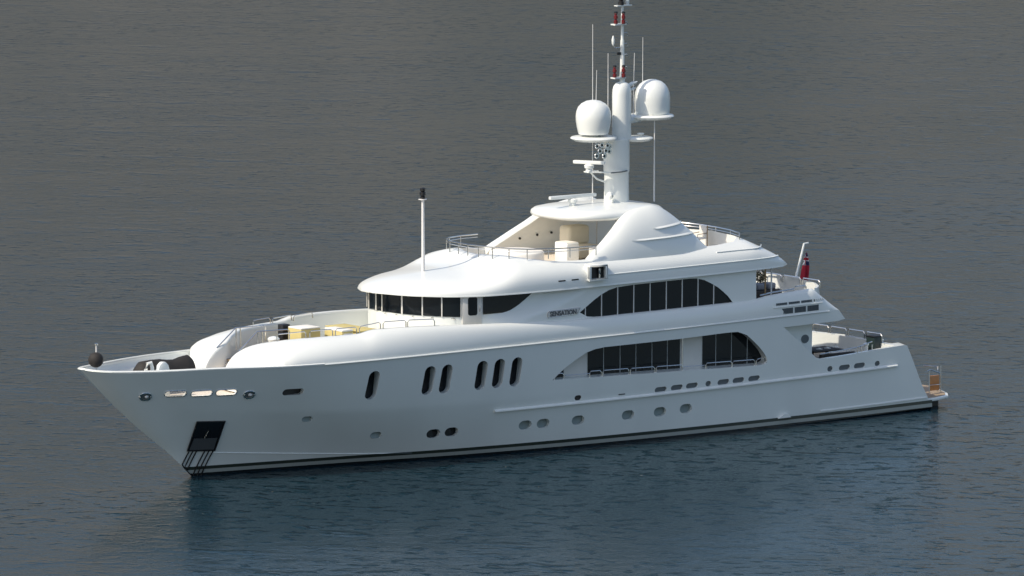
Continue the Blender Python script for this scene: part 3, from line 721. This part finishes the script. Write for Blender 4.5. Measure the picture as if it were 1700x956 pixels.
# ------------------------------------------------------------------ mast
ms = MB()
lo = [(12.9,1),(13.3,.98),(14.5,.97),(14.6,1.02),(14.75,1.03),(16.4,1.03)]
ms.loft([[(32.62+.77*s*cos(2*pi*k/32), .60*s*sin(2*pi*k/32), z) for k in range(32)] for z, s in lo], True, True)
ms.loft([[(32.98+.56*s*cos(2*pi*k/32), .5*s*sin(2*pi*k/32), z) for k in range(32)] for z, s in [(16.4,1),(18.9,1),(19.15,.96),(19.35,.85),(19.5,.62),(19.55,.4)]], True, True)
mast = ms.build("mast", WHITE, yacht, 40)
def disc(name, x, y, z, r, th, sy=1):
    return MB().lathe((x, y, z), [(.3*r, -th), (.8*r, -th*.8), (.96*r, -th*.3), (r, 0), (.96*r, th*.35), (.85*r, th*.5), (.01, th*.5)], 36, 'z', 1, sy).build(name, WHITE, mast, 60)
disc("dome_platform", 31.2, .05, 16.62, 1.3, .2); disc("dome_platform", 33.85, 0, 16.42, .95, .18)
disc("dome_platform", 34.75, 0, 17.62, 1.32, .2)
MB().tube([(33.3,0,17.45),(34.2,0,17.55)], .2).build("platform_arm", WHITE, mast)
MB().lathe((31.18, .05, 16.78), [(.4,-.1),(.5,.06),(.82,.08),(.86,.18),(.93,.52),(.98,.85),(.985,1.08),(.95,1.34),(.85,1.58),(.67,1.77),(.40,1.91),(.13,1.96),(.01,1.965)], 40).build("radome", WHITE, mast, 60)
MB().lathe((34.86, 0, 17.72), [(.5,-.05),(.92,.0),(.96,.06),(.985,.3),(.995,.9),(.96,1.2),(.87,1.46),(.71,1.68),(.49,1.84),(.22,1.93),(.01,1.95)], 40).build("radome", WHITE, mast, 60)
for k in range(9):
    a = 2*pi*k/9; MB().lathe((34.86+.78*cos(a), .78*sin(a), 17.64), [(.05,0),(.05,.14),(.01,.16)], 6).build("dome_bolt", PANEL, mast)
# flood lamps under the forward platform
for k, (dx, dz) in enumerate(((-.55,.28),(-.3,.33),(0,.3),(.22,.2),(-.42,0),(-.1,.02),(.2,-.08),(-.62,-.25),(-.2,-.28))):
    c = (31.62+dx*1.0, -.62-.1*(k % 3), 16.0+dz)
    MB().lathe(c, [(.03,.14),(.12,.1),(.165,0),(.15,-.03)], 12, 'y').build("flood_lamp", CHROME, mast)
    MB().lathe((c[0], c[1]-.012, c[2]), [(.001,-.022),(.07,-.022),(.075,0)], 12, 'y').build("lamp_glass", BLACK, mast)
MB().tube([(30.95,-.5,16.3),(32.1,-.5,16.25)], .03, 6).build("lamp_frame", PANEL, mast)
# radars: scanner bar on a gearbox
def radar(x, y, z, L, ang):
    d = Vector((cos(ang), sin(ang), 0)); n = Vector((-sin(ang), cos(ang), 0)); c = Vector((x, y, z))
    bar = MB(); ring = []
    for s in (-L/2, -L/2+.05, L/2-.05, L/2):
        k = .8 if abs(s) > L/2-.02 else 1
        ring.append([c+d*s+n*(.1*k*a)+Vector((0, 0, .09*k*b)) for a, b in ((1,1),(-1,1),(-1.2,0),(-1,-1),(1,-1),(1.2,0))])
    bar.loft(ring, True, True).build("radar_scanner", WHITE, mast, 50)
    MB().lathe((x, y, z-.52), [(.16,0),(.2,.05),(.17,.15),(.26,.2),(.28,.34),(.2,.4),(.07,.43),(.07,.5)], 16).build("radar_gearbox", WHITE, mast)
radar(30.9, 0, 15.28, 1.85, radians(-60)); radar(29.85, -.05, 13.44, 3.15, radians(-2))
br = MB(); br.tube([(31.9, -.5, 14.66), (31.0, -.3, 14.72), (30.6, 0, 14.72), (31.0, .3, 14.72), (31.9, .5, 14.66)], .04); br.tube([(30.95, 0, 14.7), (31.4, 0, 14.3), (31.95, 0, 14.1)], .05)
br.box(30.65, 31.15, -.22, .22, 14.70, 14.76); br.build("radar_bracket", WHITE, mast)
MB().tube([(31.95,-.52,14.68),(32.6,-.645,14.70),(33.1,-.52,14.72)], .035).build("mast_band", RECESS, mast)
# whips
for p0, p1, r in (((31.38,.5,12.9),(31.38,.5,22.8),.035),((31.44,.3,17.5),(31.52,.3,20.35),.03),((32.17,.2,16.5),(32.18,.2,21.25),.035),((33.8,.3,17.6),(33.89,.3,21.15),.035),((34.66,.8,17.6),(34.68,.8,21.9),.03),((34.7,-.6,12.85),(34.72,-.6,18.0),.055)):
    MB().tube([p0, p1], r*.8, 6, r*.45).build("whip_antenna", FIBREWHITE, mast)
# topmast with its lamp shelves
tp = MB(); tp.tube([(32.95,0,19.3),(32.95,0,20.5)], .16, 10, .13); tp.tube([(32.95,0,20.5),(32.95,0,22.0)], .13, 10, .11); tp.tube([(32.95,0,22.0),(32.95,0,23.9)], .085, 10, .075)
topmast = tp.build("topmast", WHITE, mast)
for z in (19.92, 22.92): MB().box(32.3, 33.1, -.2, .2, z-.04, z+.03).build("lamp_shelf", WHITE, mast)
MB().box(32.45, 33.5, -.15, .15, 23.93, 23.98).build("lamp_shelf", WHITE, mast)
for x, y, z in ((32.45,-.05,19.95),(32.92,-.22,19.95),(32.5,-.05,22.95),(32.9,-.2,22.95)):
    MB().lathe((x, y, z), [(.07,0),(.115,.03),(.115,.2),(.065,.23),(.065,.27),(.115,.3),(.115,.46),(.07,.5),(.07,.53),(.1,.56),(.09,.66),(.02,.68)], 12).build("signal_lamp", REDGLASS, mast)
    MB().lathe((x, y, z+.6), [(.105,0),(.1,.08),(.02,.11)], 12).build("lamp_cap", BLACK, mast)
for z in (20.5, 21.2, 21.8, 22.4, 23.0):
    MB().tube([(33.02,0,z),(33.22,0,z+.02),(33.3,0,z-.1),(33.22,0,z-.18)], .025, 6).build("mast_step", STEEL, mast)
MB().tube([(32.9,0,21.62),(32.5,0,21.6),(32.37,0,21.66),(32.37,0,21.75)], .03, 6).build("wind_arm", STEEL, mast)
MB().lathe((32.37,0,21.75), [(.03,0),(.08,.1),(.09,.3),(.05,.48),(.01,.55)], 10).build("wind_sensor", WHITE, mast)
MB().box(32.62,32.85,-.05,.05,21.2,21.35).build("small_lamp", BLACK, mast)
MB().lathe((32.85,0,23.98), [(.16,0),(.16,.2),(.1,.24),(.14,.3),(.14,.5),(.03,.55)], 12).build("masthead_lamp", BLACK, mast)
MB().lathe((33.25,0,23.98), [(.05,0),(.1,.1),(.12,.35),(.04,.5)], 10).build("masthead_horn", WHITE, mast)
MB().tube([(33.3,0,19.4),(33.55,-.1,19.55),(33.75,-.15,19.62),(33.7,-.1,19.3),(33.45,-.1,19.2)], .12, 8, .07).build("cable_guard", WHITE, mast)
MB().lathe((33.95,-.35,16.5), [(.05,0),(.05,.16),(.2,.18),(.2,.25),(.05,.27)], 12).build("horn", WHITE, mast)
MB().lathe((31.95,-.5,13.35), [(.02,-.2),(.18,-.12),(.22,.02),(.14,.2),(.02,.26)], 12).build("deck_speaker", WHITE, mast)
MB().lathe((32.0,-.66,13.38), [(.001,-.05),(.07,-.05),(.07,0)], 10, 'y').build("speaker_mouth", STEEL, mast)

# ------------------------------------------------------------------ railings
def path_rail(name, path, base, posts, r=.032, mids=0, parent=roof, mat_=STEEL):
    mb = MB(); mb.tube(path, r, 7)
    for k in range(mids): mb.tube([(x, y, z-(k+1)*.14) for x, y, z in path], r*.6, 6)
    for i in posts:
        x, y, z = path[i]; bx, by, bz = base(x, y); mb.tube([(x, y, z), (bx, by, bz)], r*.8, 6)
    return mb.build(name, mat_, parent)
fp_ = [(28.6,-3.7,9.8),(27.0,-3.68,9.82),(25.8,-3.5,9.84),(24.8,-3.1,9.86),(24.15,-2.5,9.88),(23.75,-1.7,9.9),(23.6,-.8,9.9),(23.55,0,9.9)]
fp_ += [(x, -y, z) for x, y, z in fp_[::-1][1:-1]]
o = path_rail("sun_deck_front_railing", fp_, lambda x, y: (x, y, 9.35), (0,1,2,3,4,5,6,7,8,9,10,11,12), mids=1); DONE.add(o.name)
ap = [(36.0,3.5,9.74),(37.4,3.35,9.72),(38.3,2.95,9.70),(38.9,2.2,9.68),(39.15,1.2,9.66),(39.2,0,9.64),(39.15,-1.2,9.60),(38.9,-2.2,9.56),(38.3,-2.95,9.5)]
o = path_rail("sun_deck_aft_railing", ap, lambda x, y: (x, y, 9.2), range(9), mids=1); DONE.add(o.name)
# foredeck lounge rails on both crests and the stair handrails
def crest(x, sgn): return (x, sgn*(YC(x)+.06), ZC(x)-.01)
for a, b in ((11.2,12.6),(12.8,14.0),(14.15,15.3),(15.45,16.6),(16.75,18.0),(18.1,19.6)):
    o = MB(); urail(o, crest(a, -1), crest(b, -1), .38, .03); o.build("lounge_railing", STEEL, coaming)
for a, b in ((12.57,13.7),(13.85,15.1),(15.25,16.5)):
    o = MB(); urail(o, (a, 2.75+.12*(a-12.5), 6.48), (b, 2.75+.12*(b-12.5), 6.52), .26, .03); DONE.add(o.build("lounge_railing", STEEL, coaming).name)
for sgn in (-1, 1):
    o = MB(); y = .88*sgn; o.tube([(9.06,y,5.45),(9.06,y,5.9),(10.17,y,6.76),(10.42,y,6.76),(11.9,y*1.1,6.74),(12.0,y*1.1,6.65),(12.0,y*1.1,6.0)], .032, 7)
    o.tube([(10.2,y,6.74),(10.2,y,5.7)], .03, 6); o.tube([(10.45,y,6.75),(10.45,y,5.7)], .03, 6)
    DONE.add(o.build("stair_handrail", STEEL, coaming).name)
# main aft deck rails
def aft_pt(x, sgn, z=3.74): return Vector((x, sgn*(hb(x, 3.8)-.1), z))
for a, b in ((43.7,44.6),(44.75,46.0),(46.15,47.4),(47.55,48.6)):
    mr_ = MB(); urail(mr_, aft_pt(a, 1, 3.78), aft_pt(b, 1, 3.82), .40, .035); mr_.build("aft_deck_railing", STEEL, hull)
for a, b in ((-3.2,-2.0),(-1.85,-.6),(-.45,.8),(.95,2.2)):
    mr_ = MB(); urail(mr_, (47.42, a, 3.55), (47.42, b, 3.55), .36, .035); DONE.add(mr_.build("stern_railing", STEEL, hull).name)
mr_ = MB()
mr_.tube([aft_pt(43.5,-1,3.68)+Vector((0,0,.25)), aft_pt(44.6,-1,3.7)+Vector((0,0,.28)), aft_pt(46.0,-1,3.75)+Vector((0,0,.32)), aft_pt(47.0,-1,3.78)+Vector((0,0,.5))], .03, 6)
for x in (46.0,46.25,47.0): mr_.tube([aft_pt(x,-1,3.7), aft_pt(x,-1,4.1)], .03, 6)
mr_.build("aft_deck_railing", STEEL, hull)
# upper aft deck rails
def one(name, parent, f):
    m = MB(); f(m); return m.build(name, STEEL, parent)
for a, b in ((39.7,41.0),(41.15,42.3)): one("upper_aft_railing", coaming, lambda m: urail(m, (a, 3.98, ZC(a)-.05), (b, 3.93, ZC(b)-.05), .42, .035))
for a, b in ((2.6,1.3),(1.15,-.2),(-.35,-1.7),(-1.85,-3.2)):
    DONE.add(one("upper_aft_railing", coaming, lambda m: urail(m, (43.32, a, 6.6), (43.32, b, 6.6), .34, .04)).name)
one("upper_aft_railing", coaming, lambda m: m.tube([(39.7,-3.95,7.62),(40.4,-3.96,7.72),(41.9,-3.96,7.8)], .045, 6))
one("upper_aft_railing", coaming, lambda m: urail(m, (41.9,-3.95,7.66), (42.7,-3.92,7.68), .26, .03))
# swim platform
sp = [(50.3,-4.05),(51.6,-4.0),(52.45,-3.75),(52.75,-3.2),(52.85,-1.5),(52.85,1.5),(52.75,3.2),(52.45,3.75),(51.6,4.0),(50.3,4.05)]
bevel(MB().plan(sp, .30, .47).build("swim_platform", WHITE, yacht), .03)
MB().plan([(x if x < 51 else x-.12, y*.96) for x, y in sp], .472, .49).build("platform_planking", TEAK, yacht)
MB().box(50.5,52.0,-3.4,3.4,-.6,.3).build("platform_bracket", BLACK, yacht)

# ------------------------------------------------------------------ loose things on board
# jackstaff with the black anchor ball
js = thing("jackstaff", "thin pale jackstaff standing at the very tip of the bow", "flagstaff", (1.6, 0, 6.4))
MB().tube([(1.62,0,6.35),(1.62,0,7.72)], .05, 8, .04).build("staff", FIBREWHITE, js); MB().lathe((1.62,0,7.72), [(.05,0),(.09,.02),(.09,.09),(.02,.12)], 10).build("truck", STEEL, js)
ab = thing("anchor_ball", "round black anchor ball hoisted at the bow", "day signal", (1.5, -.1, 6.5))
mb = MB(); mb.lathe((1.55,-.12,6.98), [(.01,-.41)]+[(.41*sin(pi*k/12), -.41*cos(pi*k/12)) for k in range(1,12)]+[(.01,.41)], 24); mb.build("ball", COVER, ab)
# covered windlass gear
cv = thing("covered_windlass", "black canvas cover laced over the windlass gear on the foredeck", "deck cover", (5.9, 0, 4.86))
rings = []
prof = [(3.55,.0,.05),(3.62,.45,.55),(3.9,.6,.86),(4.5,.62,.9),(5.1,.62,.9),(5.6,.62,.82),(6.1,.62,.8),(6.55,.66,.92),(6.95,.66,.98),(7.15,.55,.8),(7.25,.05,.1)]
for x, w, h in prof:
    rings.append([(x, w*1.0*cos(2*pi*k/20), 5.72+h*sin(2*pi*k/20)*(1 if sin(2*pi*k/20) > 0 else .7)) for k in range(20)])
MB().loft(rings, True, True).build("canvas_cover", COVER, cv, 60)
for i, x in enumerate((4.2, 4.92)):
    b_ = thing("mooring_bitt", ("open white hoop bitt nearer the bow beside the black cover", "solid white rounded bitt plate in front of the black cover")[i], "bitt", (x, -1.0, 4.86), "white bitts on the foredeck")
    if i == 0:
        MB().tube([(4.0,-.95,4.86),(4.0,-.95,6.35),(4.1,-.95,6.66),(4.32,-.95,6.7),(4.42,-.95,6.4),(4.42,-.95,4.86)], .1, 8).build("hoop", WHITE, b_)
    else:
        bevel(MB().prism([(4.55,4.86),(5.3,4.86),(5.3,6.3),(5.22,6.55),(5.05,6.72),(4.82,6.72),(4.63,6.55),(4.55,6.3)], -1.25, -.95).build("plate", WHITE, b_), .06)
        MB().lathe((4.92,-1.27,6.2), [(.001,-.03),(.05,-.03),(.05,0)], 8, 'y').build("bolt", STEEL, b_)
# foredeck lounge furniture
def table(name, label, x0, x1, y0, y1, z0, z1, m, group=None):
    t_ = thing(name, label, "table", ((x0+x1)/2, (y0+y1)/2, z0), group)
    bevel(MB().box(x0, x1, y0, y1, z1-.06, z1).build("tabletop", m, t_), .02)
    bevel(MB().box(x0+.12, x1-.12, y0+.12, y1-.12, z0, z1-.06).build("skirt", m, t_), .03)
table("covered_table", "large yellow covered table closest to the wheelhouse front", 16.0, 17.35, -.9, 2.2, 6.15, 7.1, YELLOW)
bm_ = thing("lounge_bench", "low bench with a bright yellow front just aft of the black box", "bench", (14, .9, 6.15), "yellow fronted benches on the foredeck lounge")
bevel(MB().box(13.3, 14.6, .3, 1.5, 6.15, 7.28).build("base", YELLOW, bm_), .03); bevel(MB().box(13.3, 14.6, .3, 1.5, 7.28, 7.36).build("seat", WCUSH, bm_), .03)
bm_ = thing("lounge_bench", "bench with a dull grey and yellow end beside the large yellow table", "bench", (15.6, .2, 6.15), "yellow fronted benches on the foredeck lounge")
bevel(MB().box(15.2, 15.95, -.9, .7, 6.15, 7.2).build("base", YELLOW, bm_), .03); bevel(MB().box(15.3, 15.9, -.93, -.89, 6.3, 7.1).build("grey_end", PANEL, bm_), .01)
bevel(MB().box(15.2, 15.95, -.9, .7, 7.2, 7.3).build("seat", WCUSH, bm_), .03)
bx = thing("speaker_box", "upright black box at the forward starboard end of the lounge", "box", (13.2, 2.0, 6.15))
bevel(MB().box(12.95, 13.45, 1.75, 2.2, 6.15, 7.35).build("case", BLACK, bx), .03); MB().box(12.98, 13.42, 1.735, 1.748, 6.3, 7.25).build("grille", COVER, bx)
cp = thing("capstan", "small white capstan beside the top of the foredeck stairs", "capstan", (11.9, .3, 6.15))
MB().lathe((11.9,.3,6.15), [(.3,0),(.3,.1),(.2,.2),(.18,.55),(.3,.7),(.34,.85),(.25,.95),(.05,1.0)], 16).build("drum", WHITE, cp)
# sun deck furniture
pd = thing("sun_pad", "round white sunbathing pad at the front of the sun deck", "sun pad", (26.3, .6, 9.82))
bevel(MB().lathe((26.6,.4,9.82), [(1.5,0),(1.5,.62),(1.46,.70),(1.3,.76),(.02,.79)], 32, 'z', 1.0, 1.05).build("cushion", WCUSH, pd), .02)
sf = thing("covered_armchair", "bulky cream armchair under a canvas cover beneath the hardtop", "armchair", (30.4, .4, 9.82))
bevel(MB().box(29.75, 31.3, -.3, 1.5, 9.82, 10.55).build("seat", CUSHION, sf), .12, 3); bevel(MB().box(29.9, 31.4, .6, 1.6, 10.5, 11.55).build("backrest", CUSHION, sf), .2, 4)
cs = thing("white_console", "low white console in front of the cream armchair", "cabinet", (29.3, -.6, 9.82))
bevel(MB().box(28.85, 29.75, -1.0, .1, 9.82, 10.95).build("body", WHITE, cs), .08, 3); MB().box(28.9, 29.7, -.95, .05, 10.952, 10.97).build("lid", WCUSH, cs)
bc = thing("bar_counter", "grey topped low counter beside the port leg of the arch", "counter", (30.9, -1.6, 9.82))
bevel(MB().box(30.3, 31.6, -2.3, -1.2, 9.82, 10.75).build("body", PANEL, bc), .05); bevel(MB().box(30.25, 31.65, -2.35, -1.15, 10.75, 10.8).build("top", GREYCUSH, bc), .01)
for i, (x, y) in enumerate(((37.0, 1.6), (38.0, .2))):
    lg = thing("deck_chair", ("steel framed deck chair nearest the arch on the aft sun deck", "steel framed deck chair nearest the aft rail of the sun deck")[i], "deck chair", (x, y, 9.82), "deck chairs on the aft sun deck")
    bevel(MB().box(x-.35, x+.35, y-.3, y+.3, 10.25, 10.35).build("seat", WCUSH, lg), .03); bevel(MB().box(x+.3, x+.4, y-.3, y+.3, 10.35, 11.0).build("backrest", WCUSH, lg), .03)
    f = MB()
    for a in (-.33, .33):
        f.tube([(x-.33, y+a, 9.82), (x-.33, y+a, 10.55), (x+.38, y+a, 10.6)], .025, 6); f.tube([(x+.36, y+a, 9.82), (x+.38, y+a, 11.02)], .025, 6)
    f.build("frame", BRONZE, lg)
# upper aft deck: dark sofa, grey cushions, plant, ensign
so = thing("dark_sofa", "dark woven sofa with grey cushions on the upper aft deck", "sofa", (41.8, -.6, 6.46))
bevel(MB().box(40.6, 42.6, -1.4, 0, 6.46, 7.15).build("base", DARKSOFA, so), .05); bevel(MB().box(40.6, 42.6, -.3, 0, 7.15, 7.45).build("backrest", DARKSOFA, so), .05)
for x in (41.1, 41.9): bevel(MB().box(x, x+.6, -1.0, -.4, 7.15, 7.5).build("cushion", GREYCUSH, so), .1, 3)
def plant(label, x, y, z, pot_h, r, group):
    p_ = thing("potted_plant", label, "plant", (x, y, z), group)
    MB().lathe((x, y, z), [(.16,0),(.22,pot_h*.6),(.24,pot_h),(.2,pot_h),(.02,pot_h-.03)], 14).build("pot", GREYCUSH, p_)
    MB().tube([(x, y, z+pot_h-.05), (x+.02, y, z+pot_h+.15), (x, y, z+pot_h+r)], .03, 6).build("stem", LEAF, p_)
    lf = MB()
    for k in range(260):
        d = Vector((random.gauss(0,1), random.gauss(0,1), random.gauss(0,1))).normalized()*r*(.4+.6*random.random()); c = Vector((x, y, z+pot_h+r*.95))+d
        u = Vector((random.gauss(0,1), random.gauss(0,1), random.gauss(0,1))).normalized(); v = u.cross(Vector((random.gauss(0,1), random.gauss(0,1), random.gauss(0,1)))).normalized()
        lf.add([c-u*.09, c+v*.04, c+u*.09, c-v*.04], [(0, 1, 2, 3)])
    lf.build("leaves", LEAF, p_, smooth=False)
plant("bushy dark potted plant behind the sofa on the upper aft deck", 42.15, .35, 6.46, .75, .42, "dark potted plants on the aft decks")
plant("small dark potted plant on the main aft deck beside the bulkhead", 44.3, -1.2, 3.5, .25, .26, "dark potted plants on the aft decks")
es = thing("ensign_staff", "white raked ensign staff on the upper aft deck rail", "flagstaff", (43.3, 0, 6.46))
MB().tube([(43.95,0,6.3),(44.9,0,9.35)], .085, 8, .06).build("staff", WHITE, es); MB().tube([(44.88,0,9.33),(45.2,0,9.36)], .05, 8).build("staff_head", WHITE, es)
def ensign():
    fl = thing("red_ensign", "limp red ensign with a blue union canton hanging from the staff", "flag", (44.7, 0, 6.9))
    m = bpy.data.materials.new("ensign_cloth"); m.use_nodes = True; t = m.node_tree; p = t.nodes["Principled BSDF"]; p.inputs["Roughness"].default_value = .8
    tc = t.nodes.new("ShaderNodeTexCoord"); s = t.nodes.new("ShaderNodeSeparateXYZ"); t.links.new(tc.outputs["UV"], s.inputs[0])
    # canton lies in u<.5, v>.55 of the cloth
    def math_(op, a, b):
        k = t.nodes.new("ShaderNodeMath"); k.operation = op
        for i, q in enumerate((a, b)):
            if hasattr(q, "links"): t.links.new(q, k.inputs[i])
            else: k.inputs[i].default_value = q
        return k.outputs[0]
    can = math_('MULTIPLY', math_('LESS_THAN', s.outputs[0], 1.1), math_('GREATER_THAN', s.outputs[1], .66))
    du = math_('ABSOLUTE', math_('SUBTRACT', s.outputs[0], .31), 0); dv = math_('ABSOLUTE', math_('SUBTRACT', s.outputs[1], .83), 0)
    cross_w = math_('MAXIMUM', math_('LESS_THAN', du, .085), math_('LESS_THAN', dv, .06)); cross_r = math_('MAXIMUM', math_('LESS_THAN', du, .05), math_('LESS_THAN', dv, .035))
    diag = math_('LESS_THAN', math_('ABSOLUTE', math_('SUBTRACT', math_('DIVIDE', du, .31), math_('DIVIDE', dv, .225)), 0), .16)
    def mix(f, a, b):
        k = t.nodes.new("ShaderNodeMix"); k.data_type = 'RGBA'; t.links.new(f, k.inputs[0])
        for i, q in ((6, a), (7, b)):
            if hasattr(q, "links"): t.links.new(q, k.inputs[i])
            else: k.inputs[i].default_value = (*q, 1)
        return k.outputs[2]
    u = mix(diag, (.01, .015, .07), (.7, .7, .7)); u = mix(cross_w, u, (.7, .7, .7)); u = mix(cross_r, u, (.4, .01, .02)); c = mix(can, (.40, .012, .03), u)
    t.links.new(c, p.inputs["Base Color"])
    nu, nv = 26, 18; vs = []; fs = []; uvs = []
    # the hoist follows the raked staff, the fly hangs below the peak in upright folds
    for i in range(nu+1):
        a = i/nu
        for j in range(nv+1):
            b = j/nv
            z = 7.92-1.86*a-.10*b*a; wdt = .14+.62*a**.8
            x = 45.0-.36*min(a/.85, 1)+.05+wdt*b+.015*sin(a*9+b*5)
            y = (.03+.09*a)*sin(b*13+a*2.0)+.03*sin(a*7+b*3)
            vs.append((x, y, z)); uvs.append((b, 1-a))
    for i in range(nu):
        for j in range(nv): fs.append((i*(nv+1)+j, (i+1)*(nv+1)+j, (i+1)*(nv+1)+j+1, i*(nv+1)+j+1))
    me = bpy.data.meshes.new("cloth"); me.from_pydata(vs, [], fs); ul = me.uv_layers.new(name="UVMap")
    for l in me.loops: ul.data[l.index].uv = uvs[l.vertex_index]
    me.materials.append(m); me.polygons.foreach_set("use_smooth", [True]*len(me.polygons))
    o = bpy.data.objects.new("cloth", me); COL.objects.link(o); DONE.add(o.name); o.parent = fl; o.matrix_parent_inverse = Matrix.Translation(-fl.location)
ensign()
# main aft deck: dark table and sofa, white table ware, green-black locker
dt = thing("dining_table", "long dark table with pale settings on the main aft deck", "table", (45.2, -1.0, 2.96))
bevel(MB().box(44.1, 46.2, -2.3, -.6, 3.40, 3.48).build("tabletop", DARKSOFA, dt), .02)
for x in (44.6, 45.7): MB().lathe((x, -1.4, 2.96), [(.3,0),(.3,.05),(.1,.1),(.1,.45)], 12).build("pedestal", DARKSOFA, dt)
for i in range(3):
    pt = thing("place_setting", "pale plate with napkin laid on the dark aft deck table", "plate", (45.0+.55*i, -1.6, 3.48), "place settings on the aft table")
    MB().lathe((45.0+.55*i, -1.6, 3.482), [(.06,0),(.19,.03),(.2,.045),(.01,.02)], 14).build("plate", WCUSH, pt); bevel(MB().box(44.95+.55*i, 45.08+.55*i, -1.65, -1.5, 3.505, 3.58).build("napkin", WCUSH, pt), .02)
s2 = thing("dark_settee", "dark woven settee along the port side of the main aft deck", "settee", (44.7, -3.0, 2.96))
bevel(MB().box(43.7, 46.2, -3.55, -2.8, 2.96, 3.4).build("base", DARKSOFA, s2), .04); bevel(MB().box(43.7, 46.2, -3.75, -3.5, 3.4, 3.66).build("backrest", DARKSOFA, s2), .04)
lk = thing("stern_locker", "dark green locker at the aft end of the main deck", "locker", (47.9, -2.4, 2.96))
bevel(MB().box(47.75, 48.35, -3.0, -2.3, 2.96, 4.15).build("body", mat("dark_green_paint", (.015,.03,.03), .4), lk), .03); bevel(MB().box(47.7, 48.4, -3.05, -2.25, 4.15, 4.2).build("lid", BLACK, lk), .01)
for i, (x, y) in enumerate(((47.35,-2.9),(48.65,-2.4))):
    bl = thing("white_bollard", ("white bollard forward of the dark green stern locker", "white bollard aft of the dark green stern locker")[i], "bollard", (x, y, 2.96), "white bollards at the stern")
    MB().lathe((x, y, 2.96), [(.14,0),(.12,.5),(.12,.75),(.17,.82),(.17,.9),(.04,.94)], 14).build("post", WHITE, bl)
# boarding gangway standing on the swim platform
gw = thing("boarding_gangway", "orange varnished gangway panel with steel handrails on the swim platform", "gangway", (52.0, -2.9, .49))
bevel(MB().box(51.55, 52.28, -3.02, -2.94, .62, 1.48).build("panel", WOODORANGE, gw), .015)
g = MB(); g.tube([(51.5,-3.05,.5),(51.5,-3.05,1.78)], .035, 6); g.tube([(52.35,-3.05,.5),(52.35,-3.05,2.0)], .035, 6); g.tube([(52.5,-2.6,.5),(52.5,-2.6,1.9)], .03, 6)
g.tube([(51.35,-3.05,1.78),(51.55,-3.05,1.85),(52.3,-3.05,1.6)], .035, 6); g.tube([(51.6,-2.4,2.02),(52.5,-2.6,1.9),(52.45,-2.7,1.7)], .035, 6); g.tube([(51.5,-3.05,.95),(52.35,-3.05,.95)], .02, 6)
g.build("handrails", STEEL, gw)

# ------------------------------------------------------------------ final fairing of everything drawn on the raked frame
def family(o):
    r = [o]
    for c in o.children: r += family(c)
    return r
for o in family(mast)[:]: refit_whole([o])
for o in family(yacht): refit(o)
for root in [o for o in COL.objects if o.type == 'EMPTY']:
    if root is not yacht: refit_whole(family(root))
    root.location = fair(*root.location)
    for c in root.children: c.matrix_parent_inverse = Matrix.Translation(-root.location)
